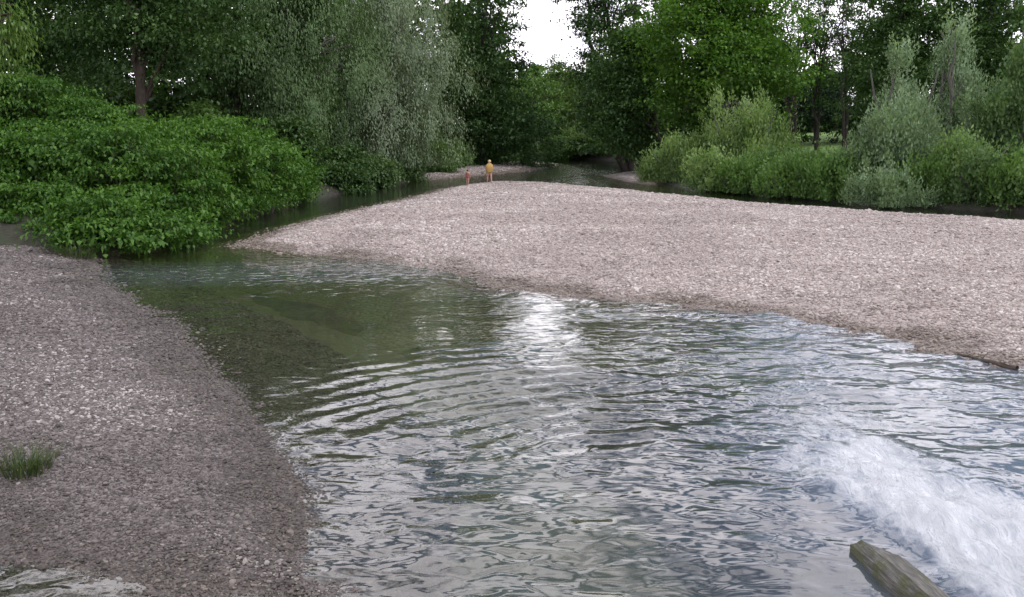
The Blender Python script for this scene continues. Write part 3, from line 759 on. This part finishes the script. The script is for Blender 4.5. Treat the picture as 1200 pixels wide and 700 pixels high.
px_tree('willow_bush', 'tall yellowish green willow bush on the right bank below the maple', 868, 77, 112, 130, 'sallow', 'grey', 217, zb=1.2, n_lobes=12, clusters=420, per=55, csize=0.62, leaf=(0.24, 0.075), mode='spire', shape='dome', trunk_r=0.12, stems=5, cat='bush', zmin=0.1)
px_tree('willow_bush', 'lower bright willow bush at the water where the right bank begins', 795, 79, 165, 78, 'sallow', 'grey', 218, zb=0.7, n_lobes=9, clusters=240, per=55, csize=0.55, leaf=(0.24, 0.075), mode='spire', shape='dome', trunk_r=0.1, stems=4, cat='bush', zmin=0.1)
px_tree('willow_bush', 'low green willow bush in front of the small bright meadow', 940, 66, 198, 100, 'shrub', 'grey', 219, zb=0.6, n_lobes=10, clusters=300, per=55, csize=0.6, leaf=(0.22, 0.085), mode='spire', shape='dome', trunk_r=0.1, stems=4, cat='bush', zmin=0.1)
px_tree('silver_willow', 'silver-green pointed willow left of its taller twin', 1060, 66, 42, 125, 'silver', 'grey', 220, zb=1.5, n_lobes=13, clusters=420, per=52, csize=0.6, leaf=(0.22, 0.07), mode='spire', shape='cone', trunk_r=0.16, stems=3)
px_tree('silver_willow', 'tallest silver-green pointed willow on the right bank', 1122, 70, 2, 125, 'silver', 'grey', 221, zb=2.0, n_lobes=14, clusters=430, per=50, csize=0.62, leaf=(0.23, 0.07), mode='spire', shape='cone', trunk_r=0.18, stems=2)
px_tree('willow_tree', 'olive green willow cut by the right edge of view', 1205, 60, 58, 130, 'willow_dark', 'grey', 222, zb=1.0, n_lobes=13, clusters=460, per=54, csize=0.65, leaf=(0.23, 0.08), mode='spire', shape='dome', trunk_r=0.18, stems=3)
px_tree('willow_bush', 'grey-green willow bush below the two pointed silver willows', 1048, 60, 128, 150, 'pale', 'grey', 223, zb=0.8, n_lobes=12, clusters=420, per=52, csize=0.6, leaf=(0.22, 0.075), mode='spire', shape='dome', trunk_r=0.1, stems=5, cat='bush', zmin=0.15)
px_tree('willow_bush', 'yellowish green bush at the water near the right edge of view', 1135, 57, 158, 130, 'sallow', 'grey', 224, zb=0.6, n_lobes=10, clusters=330, per=52, csize=0.55, leaf=(0.21, 0.075), mode='spire', shape='dome', trunk_r=0.1, stems=4, cat='bush', zmin=0.1, tint0=0.3)
px_tree('low_bush', 'low pale bush spreading over the water behind the gravel bar', 1035, 55.5, 217, 120, 'pale', 'grey', 225, zb=0.35, n_lobes=8, clusters=170, per=50, csize=0.42, leaf=(0.18, 0.06), mode='spire', shape='dome', trunk_r=0.05, stems=4, cat='bush', zmin=0.06)
px_tree('low_bush', 'dark low bush at the waterline right of the yellowish willow bush', 905, 69.5, 192, 90, 'shrub', 'dark', 226, zb=0.4, n_lobes=8, clusters=200, per=50, csize=0.5, leaf=(0.2, 0.08), mode='spire', shape='dome', trunk_r=0.06, stems=4, cat='bush', zmin=0.05, tint0=0.25)
# -- under the willows and behind the thicket
for i, (px, Y, tp, w, m, lab) in enumerate([
        (500, 97, 160, 64, 'shrub', 'leafy bush under the right flank of the big willow'),
        (528, 108, 168, 44, 'shrub', 'small bush between the big willow and the tall dark tree'),
        (395, 72, 172, 70, 'dark', 'shaded bush on the left channel bank under the willow'),  # dark leaf colour paints in the shade under the willow
        (340, 66, 140, 80, 'dark', 'dark bush behind the right end of the green thicket'),
        (225, 62, 118, 90, 'shrub', 'leafy bush right of the brown trunk above the thicket'),
        (80, 60, 96, 110, 'shrub', 'tall shaded bush left of the brown trunk'),
        (450, 90, 178, 90, 'dark', 'dark undergrowth bush below the drooping willow skirt')]):
    px_tree('bush', lab, px, Y, tp, w, m, 'dark', 260 + i, zb=1.3, n_lobes=8, clusters=170, per=48, csize=0.6, leaf=(0.24, 0.14), shape='dome', trunk_r=0.08, cat='bush', stems=3)

for i, (px, Y, tp, w, m, lab) in enumerate([
        (772, 81.5, 188, 46, 'sallow', 'first small bush at the waterline beside the far right gravel spit'),
        (832, 70.5, 186, 76, 'sallow', 'waterline bush under the tall yellowish willow bush'),
        (868, 67.5, 196, 64, 'shrub', 'shaded bush dipping into the dark channel below the yellowish willow bush'),
        (930, 62.5, 202, 84, 'shrub', 'waterline bush below the small bright meadow'),
        (985, 60.0, 196, 84, 'shrub', 'waterline bush left of the low pale bush'),
        (1090, 56.5, 200, 84, 'shrub', 'waterline bush right of the low pale bush'),
        (1150, 54.5, 196, 90, 'willow_dark', 'waterline bush beneath the yellowish bush near the right edge'),
        (1215, 52.0, 190, 96, 'shrub', 'last waterline bush, cut by the right edge of view'),
        (395, 69.0, 200, 60, 'dark', 'low bush at the left channel just past the green thicket'),  # dark leaves here too, shade put into their colour
        (432, 76.0, 190, 64, 'willow_dark', 'low bush at the left channel under the middle of the big willow'),
        (470, 84.0, 190, 54, 'willow_dark', 'low bush at the left channel where the far gravel spit starts'),
        (505, 96.0, 182, 50, 'shrub', 'low bush behind the near end of the far gravel spit'),
        (555, 124.0, 168, 60, 'shrub', 'low bush behind the red swimwear child'),
        (590, 136.0, 164, 50, 'dark', 'low dark bush behind the far end of the far gravel spit')]):
    px_tree('bush', lab, px, Y, tp, w * 1.25, m, 'dark', 280 + i, zb=0.5, n_lobes=9, clusters=200, per=50, csize=0.5, leaf=(0.2, 0.09), mode='spire' if px > 700 else 'broad', shape='dome', trunk_r=0.05, cat='bush', stems=3, zmin=0.06)

# -- knotweed thicket: three mounds on the left bank
def mound(label, lobes, seed, clusters, tint0=0.5, per=58):
    rng = np.random.default_rng(seed)
    lb = np.array(lobes); x, y = lb[:, 0].mean(), lb[:, 1].mean(); base = max(gz(x, y), 0.0)
    root = empty('knotweed_thicket', (x, y, base)); tag(root, label, 'thicket')
    lv = Leaves(); off = np.array([x, y, base])
    small = []
    for L in lb:
        for q in range(8):
            v = rdir(rng, 1)[0]; v[2] = abs(v[2]) * 1.1 - 0.25; v[1] = -abs(v[1]) if rng.random() < 0.75 else v[1]; v = nrm(v)
            f = rng.uniform(0.36, 0.52)
            small.append((*(L[:3] + v * L[3:] * 0.66), L[3] * f, L[4] * f, L[5] * f * 0.85))
    fill(lv, rng, lb, int(clusters * 0.40), int(per * 0.9), 0.42, (0.15, 0.10), 'knot', inner=0.80, zmin=0.12, tint0=tint0, tvar=0.36)
    cc = fill(lv, rng, np.array(small), int(clusters * 0.66), int(per * 1.0), 0.34, (0.16, 0.105), 'knot', inner=0.80, zmin=0.12, tint0=tint0, tvar=0.36)
    fill(lv, rng, lb * np.array([1, 1, 1, .75, .75, .75]), clusters // 10, per, 0.6, (0.22, 0.15), 'knot', inner=0.3, zmin=0.12, tint0=tint0)
    tb = Tubes()
    for q in cc[rng.permutation(len(cc))[:150]]:
        b = np.array([x + (q[0] - x) * 0.75 + rng.normal() * 0.2, y + (q[1] - y) * 0.75 + rng.normal() * 0.2, 0])
        b[2] = gz(b[0], b[1]) - 0.05
        limb(rng, tb, b, q, 0.022, 0.008, sag=0.25, n=5, sides=4)
    tb.V = [v - off for v in tb.V]; lv.V = [v - off for v in lv.V]
    tb.build('stems', BARK['brown'], root)['kind'] = 'stuff'; lv.build('foliage', LEAF['knot'], root)
def lobe_px(px, py, Y, rx, ry, rz):
    p = at_y(px, py, Y); return (p[0], p[1], p[2], rx, ry, rz)
mound('large bright green leafy thicket at the water behind the dark gravel shore',
      [lobe_px(-80, 254, 37, 2.6, 2.4, 1.7), lobe_px(-10, 254, 38.2, 2.4, 2.3, 1.7), lobe_px(60, 256, 37.6, 2.2, 2.1, 1.5), lobe_px(120, 262, 35.6, 1.9, 1.9, 1.4), lobe_px(180, 262, 36.4, 1.5, 1.7, 1.3), lobe_px(212, 260, 38.5, 1.1, 1.6, 1.2), lobe_px(112, 280, 34.3, 1.4, 1.1, 0.8), lobe_px(160, 279, 34.8, 1.3, 1.1, 0.8), lobe_px(200, 274, 36.2, 1.1, 1.1, 0.8),
       lobe_px(60, 215, 40.5, 3.2, 2.4, 2.0), lobe_px(150, 205, 40.5, 2.6, 2.4, 2.1), lobe_px(110, 185, 42.5, 3.2, 2.4, 1.9), lobe_px(0, 200, 42, 3.0, 2.6, 2.1), lobe_px(205, 210, 41, 1.7, 1.9, 2.0), lobe_px(-80, 205, 42, 3.0, 2.6, 2.2)],
      301, 1330, 0.5)
mound('narrower right part of the green thicket reaching along the left channel',
      [lobe_px(232, 238, 43, 1.5, 1.8, 1.4), lobe_px(265, 232, 47.5, 1.7, 2.4, 1.5), lobe_px(300, 224, 53, 1.9, 2.6, 1.6), lobe_px(336, 216, 59.5, 1.7, 2.8, 1.7),
       lobe_px(240, 185, 47, 2.6, 2.6, 2.1), lobe_px(290, 192, 53, 2.6, 3.0, 2.1), lobe_px(325, 205, 58, 1.9, 2.6, 1.8)],
      302, 950, 0.55)
mound('raised back part of the green thicket below the dark trees',
      [lobe_px(40, 125, 51, 3.2, 2.2, 1.6), lobe_px(-40, 130, 51, 3.0, 2.2, 1.8), lobe_px(110, 150, 50, 3.0, 2.0, 1.3)],
      303, 480, 0.35)

# -- overhanging tree at the left of the viewpoint: only a drooping bough shows
tree('overhanging_tree', 'light green leafy bough hanging into the upper left corner', -18.9, 27.5, 24.0, 10.0, 'near', 'brown', 304, zb=7.5, n_lobes=14, clusters=400, per=80, csize=0.6,
     leaf=(0.14, 0.036), mode='willow', trunk_r=0.3, extra=[(-13.6, 27.0, 6.9, 0.75, 0.9, 0.8), (-13.9, 27.0, 7.9, 1.0, 1.0, 0.9), (-14.5, 27.0, 9.0, 1.3, 1.2, 1.0)] * 6 + [ (-12.6, 28.0, 13.0, 3.0, 3.0, 2.4), (-12.2, 29.0, 16.5, 3.2, 3.2, 2.8), (-14.5, 30.0, 20.0, 3.2, 3.2, 2.6)])  # high outer lobes added out of view to darken the corner water's reflection

# -- woodland beyond, reading as one mass on each side
def woodland(label, spots, seed, mat='wood', leaf=(0.66, 0.44)):
    rng = np.random.default_rng(seed)
    lv = Leaves(); tb = Tubes()
    for (px, Y, tp, w) in spots:
        x, _, zt = at_y(px, tp, Y); W = w * Y / FPX; g = max(gz(x, Y), 0)
        lb = auto_lobes(rng, x, Y, g + 1.0, zt - 1.0, W, 9, 'round'); leaf = (0.0056 * Y, 0.0037 * Y)
        cc = fill(lv, rng, lb, 72, 32, 1.4, leaf, 'broad', inner=0.35, zmin=g + 0.2)
        lo = [(x + W * f, Y - 2 + rng.uniform(-2, 2), g + 1.6, W * 0.3, 2.0, 2.4) for f in (-0.42, -0.15, 0.15, 0.42)]
        fill(lv, rng, lo, 40, 34, 1.05, leaf, 'broad', inner=0.2, zmin=g + 0.1)
        m = 6; t = np.linspace(0, 1, m)[:, None]
        p = np.array([x, Y, g - 0.3]) * (1 - t) + np.array([x, Y, zt - 1]) * t; p[1:-1, :2] += rng.normal(size=(m - 2, 2)) * 0.2
        tb.add(p, 0.3 * (1 - 0.9 * t[:, 0]) + 0.02, 6)
    root = empty('background_woodland', (0, 0, 0)); tag(root, label, 'woodland', kind='stuff')
    lv.build('foliage', LEAF[mat], root); tb.build('trunks', BARK['dark'], root)
woodland('dark wood closing the view behind the willows and thicket',
         [(-180, 78, -150, 190), (-90, 84, -140, 170), (-30, 92, -120, 170), (60, 88, -140, 160), (130, 96, -120, 160), (210, 100, -110, 150), (300, 104, -110, 150), (380, 112, -90, 150),
          (460, 122, -80, 140), (520, 135, -60, 110), (560, 150, -30, 90), (40, 72, 20, 140), (190, 82, 30, 130), (310, 88, 20, 130), (-260, 66, -150, 180), (70, 74, 70, 130), (110, 80, 60, 120), (375, 96, 90, 120), (430, 104, 90, 120), (240, 84, 90, 120), (150, 76, 90, 90), (250, 96, -210, 170), (330, 101, -215, 165), (405, 108, -210, 160), (470, 119, -205, 140), (528, 129, -190, 110), (90, 92, -210, 170), (180, 90, -60, 150), (30, 84, -70, 150)], 401)
woodland('distant trees around the river bend', [(590, 215, 60, 70), (625, 235, 72, 60), (665, 240, 74, 60), (705, 235, 66, 70), (740, 230, 40, 90), (560, 200, 20, 90)], 402, 'shrub')
woodland('dark wood closing the view behind the right bank',
         [(770, 140, -60, 120), (830, 135, -60, 120), (880, 150, -40, 100), (905, 186, 60, 90), (955, 200, 72, 90), (1010, 186, 60, 100), (1060, 135, -30, 110), (1120, 128, -20, 120),
          (1190, 120, -20, 130), (1260, 112, -30, 150), (1340, 100, -30, 160), (1420, 92, -40, 180), (1040, 150, -20, 100), (1140, 145, -20, 120), (775, 128, 90, 90), (815, 122, 100, 100), (870, 130, 90, 90)], 403)

# -- grass tuft on the dark shore
def tuft(label, x, y, n, hgt, spread, mat, seed):
    rng = np.random.default_rng(seed)
    zz = float(bar_height(np.array([x]), np.array([y]), left_poly, 0.50, 3.2, 12)[0][0])
    root = empty('grass_tuft', (x, y, zz)); tag(root, label, 'grass', 'grass on the dark shore')
    V, Fc, T = [], [], []
    for i in range(n):
        a = rng.uniform(0, 6.28); r = spread * math.sqrt(rng.random()) * 0.6
        b = np.array([math.cos(a) * r, math.sin(a) * r, -0.03]); h = hgt * rng.uniform(0.5, 1.1); ln = rng.uniform(0.2, 1.3) * h
        d = np.array([math.cos(a + rng.normal() * 0.6), math.sin(a + rng.normal() * 0.6), 0]); s = np.array([-d[1], d[0], 0]) * rng.uniform(0.005, 0.010)
        m = b + d * ln * 0.35 + UP * h * 0.62; tp = b + d * ln + UP * h * 0.9
        k0 = len(V); V += [b - s, b + s, m + s * 0.8, m - s * 0.8, tp]; t = rng.random()
        T += [t] * 5; Fc += [(k0, k0 + 1, k0 + 2, k0 + 3), (k0 + 3, k0 + 2, k0 + 4)]
    mesh_obj('blades', np.array(V), Fc, LEAF[mat], root, attrs={'tint': ('FLOAT', np.array(T))})
gx, gy = at(30, 534, 0.4)
tuft('green grass tuft on the dark gravel shore at the left edge', gx, gy, 220, 0.31, 0.42, 'grass', 501)
gx, gy = at(8, 520, 0.4)
tuft('pale dry grass patch around the green tuft on the dark shore', gx, gy, 260, 0.13, 1.0, 'straw', 502)
gx, gy = at(88, 294, 0.3)
tuft('small weeds where the dark shore meets the thicket', gx, gy, 200, 0.6, 0.9, 'grass', 503)

# ------------------------------------------------------------------ timber of the weir
k = NT('weathered_timber')
pos = k.n('ShaderNodeTexCoord').outputs['Object']
gr = k.noise(k.n('ShaderNodeMapping', {'Vector': pos, 'Scale': (14, 1.2, 14)}).outputs[0], 3.0, 6, 0.6)
col = k.ramp(gr, [(0.3, (0.022, 0.020, 0.017)), (0.5, (0.085, 0.080, 0.068)), (0.75, (0.20, 0.19, 0.165))])
ms = k.noise(pos, 4.0, 6, 0.65)
nz = k.n('ShaderNodeSeparateXYZ', {0: k.n('ShaderNodeNewGeometry').outputs['Normal']}).outputs['X']
mk = k.math('ADD', ms, k.math('MULTIPLY', nz, -0.16))
col = k.mix(k.ramp(mk, [(0.57, 0.0), (0.68, 0.85)]), col, (0.060, 0.066, 0.016))
bp = k.n('ShaderNodeBump', {'Strength': 0.9, 'Distance': 0.03, 'Height': k.math('ADD', gr, ms)})
sb = k.n('ShaderNodeBsdfPrincipled', {'Base Color': col, 'Roughness': 0.6, 'Normal': bp.outputs[0]})
k.link(sb.outputs[0], k.out.inputs[0]); M_TIMBER = k.m
tx, ty = at(1036, 640, 0.22)
bm = bmesh.new()
rb = random.Random(8)
prof = [(-0.16, 0.11), (-0.09, 0.21), (0.08, 0.21), (0.16, 0.12), (0.18, -0.75), (-0.18, -0.75)]
rings = []
for i in range(22):
    yy = 0.18 - i * 0.36
    ring = []
    for j, (a, b_) in enumerate(prof):
        sh = 0.0
        if i == 0: sh = 0.20 - 0.50 * (a + 0.17) / 0.37          # end sawn at a slant
        wob = 0.022 if b_ > 0 else 0.0
        ring.append(bm.verts.new((a + rb.uniform(-wob, wob), yy + sh, b_ + rb.uniform(-wob, wob) - (0.05 if i == 0 and b_ > 0 else 0))))
    rings.append(ring)
for a, b_ in zip(rings, rings[1:]):
    for j in range(6): bm.faces.new((a[j], a[(j + 1) % 6], b_[(j + 1) % 6], b_[j]))
bm.faces.new(rings[0][::-1]); bm.faces.new(rings[-1])
bmesh.ops.recalc_face_normals(bm, faces=bm.faces[:])
bmesh.ops.subdivide_edges(bm, edges=bm.edges[:], cuts=1, use_grid_fill=True)
for v in bm.verts: v.co += Vector((rb.uniform(-1, 1), rb.uniform(-1, 1), rb.uniform(-1, 1))) * 0.006
me = bpy.data.meshes.new('weir_timber'); bm.to_mesh(me); bm.free(); me.materials.append(M_TIMBER)
timber = bpy.data.objects.new('weir_timber', me); COL.objects.link(timber)
timber.location = (tx, ty, 0); timber.rotation_euler = (0, 0, math.radians(5))
tag(timber, 'mossy weathered timber beam beside the white foaming water', 'timber')

# driftwood branch at the near edge of the bar
rng = np.random.default_rng(71); tb = Tubes()
a = np.array([*at(1122, 418), 0.05]); b_ = np.array([*at(1192, 434), 0.04])
pth = limb(rng, tb, a, b_, 0.022, 0.045, n=9, sides=7, wig=0.03)
limb(rng, tb, pth[5], pth[5] + np.array([0.12, -0.35, 0.02]), 0.02, 0.008, n=4)
limb(rng, tb, pth[3], pth[3] + np.array([0.25, 0.2, 0.10]), 0.015, 0.006, n=4)
off = (a + b_) / 2
tb.V = [v - off for v in tb.V]
dw = tb.build('driftwood_branch', BARK['brown'], None); dw.location = off
tag(dw, 'thin dark driftwood branch lying at the near edge of the gravel bar', 'driftwood')

# ------------------------------------------------------------------ bathers
def plain(name, c, rough=0.7):
    k = NT(name); pos = k.n('ShaderNodeTexCoord').outputs['Object']
    n = k.noise(pos, 14.0, 4)
    col = k.mix(1.0, c, k.ramp(n, [(0.3, (0.85, 0.85, 0.85)), (0.7, (1.1, 1.1, 1.1))]), 'MULTIPLY')
    s = k.n('ShaderNodeBsdfPrincipled', {'Base Color': col, 'Roughness': rough})
    k.link(s.outputs[0], k.out.inputs[0]); return k.m
M_SKIN = plain('skin', (0.46, 0.26, 0.195), 0.5)
M_TOWEL = plain('towel_yellow', (0.42, 0.27, 0.085), 0.95)
M_RED = plain('swimwear_red', (0.26, 0.09, 0.08), 0.7)
M_HAIR = plain('hair_dark', (0.03, 0.02, 0.015), 0.6)
M_HAIRL = plain('hair_fair', (0.50, 0.40, 0.20), 0.6)
M_EYE = plain('eye_dark', (0.02, 0.02, 0.02), 0.3)

def figure(label, x, y, zg, h, facing, joints, hair_mat, stride):
    root = empty('person', (x, y, zg)); root.rotation_euler = (0, 0, facing); tag(root, label, 'person')
    V, E, R = [], [], []
    def v(p, r, par=None):
        V.append([q * h for q in p]); R.append(r * h); i = len(V) - 1
        if par is not None: E.append((par, i))
        return i
    pel = v((0, 0, 0.52), 0.085)
    wai = v((0, 0, 0.62), 0.072, pel); che = v((0, 0.005, 0.74), 0.088, wai); nk0 = v((0, 0, 0.815), 0.055, che)
    nk = v((0, -0.005, 0.85), 0.036, nk0); hd0 = v((0, -0.008, 0.885), 0.050, nk); hd1 = v((0, -0.006, 0.935), 0.064, hd0); v((0, 0.0, 0.968), 0.046, hd1)
    v((0, -0.066, 0.917), 0.010, hd1)                                             # nose
    for s in (-1, 1):
        v((s * 0.066, 0.005, 0.918), 0.010, hd1)                                  # ears
        hp = v((s * 0.055, 0, 0.49), 0.068, pel)
        kn = v((s * 0.062, -stride * s * 0.07 - 0.008, 0.275), 0.042, hp)
        ca = v((s * 0.063, -stride * s * 0.08 + 0.012, 0.18), 0.036, kn)
        an = v((s * 0.065, -stride * s * 0.13 + 0.01, 0.05), 0.023, ca)
        v((s * 0.072, -stride * s * 0.13 - 0.07, 0.020), 0.020, an)
        sh = v((s * 0.105, 0, 0.795), 0.042, nk0)
        el_, wr_ = joints[s]
        el = v(el_, 0.030, sh); wr = v(wr_, 0.021, el)
        d = nrm(np.array(wr_) - np.array(el_)); pa_ = np.array(wr_) + d * 0.035
        pa = v(tuple(pa_), 0.020, wr)
        side = nrm(np.cross(d, np.array([s * 0.3, 0.2, 1.0])))
        for q, ln in ((-1.5, 0.036), (-0.5, 0.043), (0.5, 0.045), (1.5, 0.040)):
            f1 = v(tuple(pa_ + side * q * 0.010 + d * 0.022), 0.0055, pa)
            v(tuple(pa_ + side * q * 0.011 + d * (0.022 + ln * 0.7) + np.array([0, -0.006, 0])), 0.0050, f1)
        th = v(tuple(np.array(wr_) + side * 0.022 + d * 0.02), 0.006, wr)
        v(tuple(np.array(wr_) + side * 0.034 + d * 0.045), 0.0055, th)
    me = bpy.data.meshes.new('body'); me.from_pydata(V, E, []); me.update()
    o = bpy.data.objects.new('body', me); COL.objects.link(o); o.parent = root; me.materials.append(M_SKIN)
    md = o.modifiers.new('skin', 'SKIN')
    lay = me.skin_vertices[0] if me.skin_vertices else None
    if lay is None:
        bpy.context.view_layer.objects.active = o
        me.attributes  # layer is created with the modifier through the operator
        bpy.ops.mesh.customdata_skin_add(); lay = me.skin_vertices[0]
    for i, r in enumerate(R):
        lay.data[i].radius = (r, r); lay.data[i].use_root = (i == 0)
    md.use_smooth_shade = True
    sb = o.modifiers.new('sub', 'SUBSURF'); sb.levels = 1; sb.render_levels = 1
    # hair cap and eyes
    bm = bmesh.new(); bmesh.ops.create_uvsphere(bm, u_segments=14, v_segments=10, radius=0.073 * h)
    bmesh.ops.delete(bm, geom=[q for q in bm.verts if q.co.z < -0.2 * 0.073 * h - q.co.y * 0.9 * 1.0 and q.co.y < 0.02 * h or q.co.z < -0.055 * h], context='VERTS')
    for q in bm.verts: q.co.y *= 1.06
    hm = bpy.data.meshes.new('hair'); bm.to_mesh(hm); bm.free(); hm.materials.append(hair_mat)
    ho = bpy.data.objects.new('hair', hm); COL.objects.link(ho); ho.parent = root; ho.location = (0, 0.008 * h, 0.938 * h)
    sl = ho.modifiers.new('thick', 'SOLIDIFY'); sl.thickness = 0.012 * h
    for s in (-1, 1):
        bm = bmesh.new(); bmesh.ops.create_icosphere(bm, subdivisions=1, radius=0.007 * h)
        em = bpy.data.meshes.new('eye'); bm.to_mesh(em); bm.free(); em.materials.append(M_EYE)
        eo = bpy.data.objects.new('eye', em); COL.objects.link(eo); eo.parent = root; eo.location = (s * 0.024 * h, -0.062 * h, 0.930 * h)
    return root
def lathe(name, prof, mat, parent, seed, seg=22, sq=0.72, wob=0.06):
    rng = random.Random(seed); ph = [rng.uniform(0, 6.28) for _ in range(3)]
    V, Fc = [], []
    for i, (z_, r) in enumerate(prof):
        for j in range(seg):
            a = 2 * math.pi * j / seg
            q = r * (1 + wob * math.sin(5 * a + ph[0] + i * 0.2) + wob * 0.6 * math.sin(9 * a + ph[1]))
            V.append((math.cos(a) * q, math.sin(a) * q * sq, z_ + 0.012 * math.sin(3 * a + ph[2])))
    for i in range(len(prof) - 1):
        for j in range(seg): Fc.append((i * seg + j, i * seg + (j + 1) % seg, (i + 1) * seg + (j + 1) % seg, (i + 1) * seg + j))
    o = mesh_obj(name, np.array(V), Fc, mat, parent, smooth=True)
    s = o.modifiers.new('thick', 'SOLIDIFY'); s.thickness = 0.012; s.offset = 1
    return o
def bar_z(x, y): return float(bar_height(np.array([x]), np.array([y]), main_poly, 0.62, 3.2, 11)[0][0])
def on_bar(px, Y):
    x = at_y(px, 210, Y)[0]; return x, Y, bar_z(x, Y) + 0.02
ax_, ay_, az_ = on_bar(573.5, 73.5)
adult = figure('person wrapped in a yellow towel walking on the gravel bar tip', ax_, ay_, az_, 1.70, math.radians(200),
               {-1: ((-0.15, 0.0, 0.66), (-0.06, -0.10, 0.70)), 1: ((0.15, 0.0, 0.66), (0.05, -0.11, 0.68))}, M_HAIRL, 0.8)
lathe('towel', [(0.76, 0.17), (0.85, 0.215), (0.95, 0.25), (1.08, 0.28), (1.20, 0.28), (1.32, 0.235), (1.40, 0.15), (1.46, 0.10)], M_TOWEL, adult, 5)
cx_, cy_, cz_ = on_bar(548, 72.5)
child = figure('small child in red swimwear standing left of the towelled person', cx_, cy_, cz_, 1.13, math.radians(165),
               {-1: ((-0.15, 0.01, 0.66), (-0.16, -0.04, 0.53)), 1: ((0.16, 0.0, 0.67), (0.19, -0.07, 0.57))}, M_HAIR, 0.3)
lathe('swimsuit', [(0.53, 0.09), (0.56, 0.115), (0.62, 0.119), (0.69, 0.101), (0.79, 0.110), (0.87, 0.108), (0.90, 0.09)], M_RED, child, 6, sq=0.92, wob=0.01)
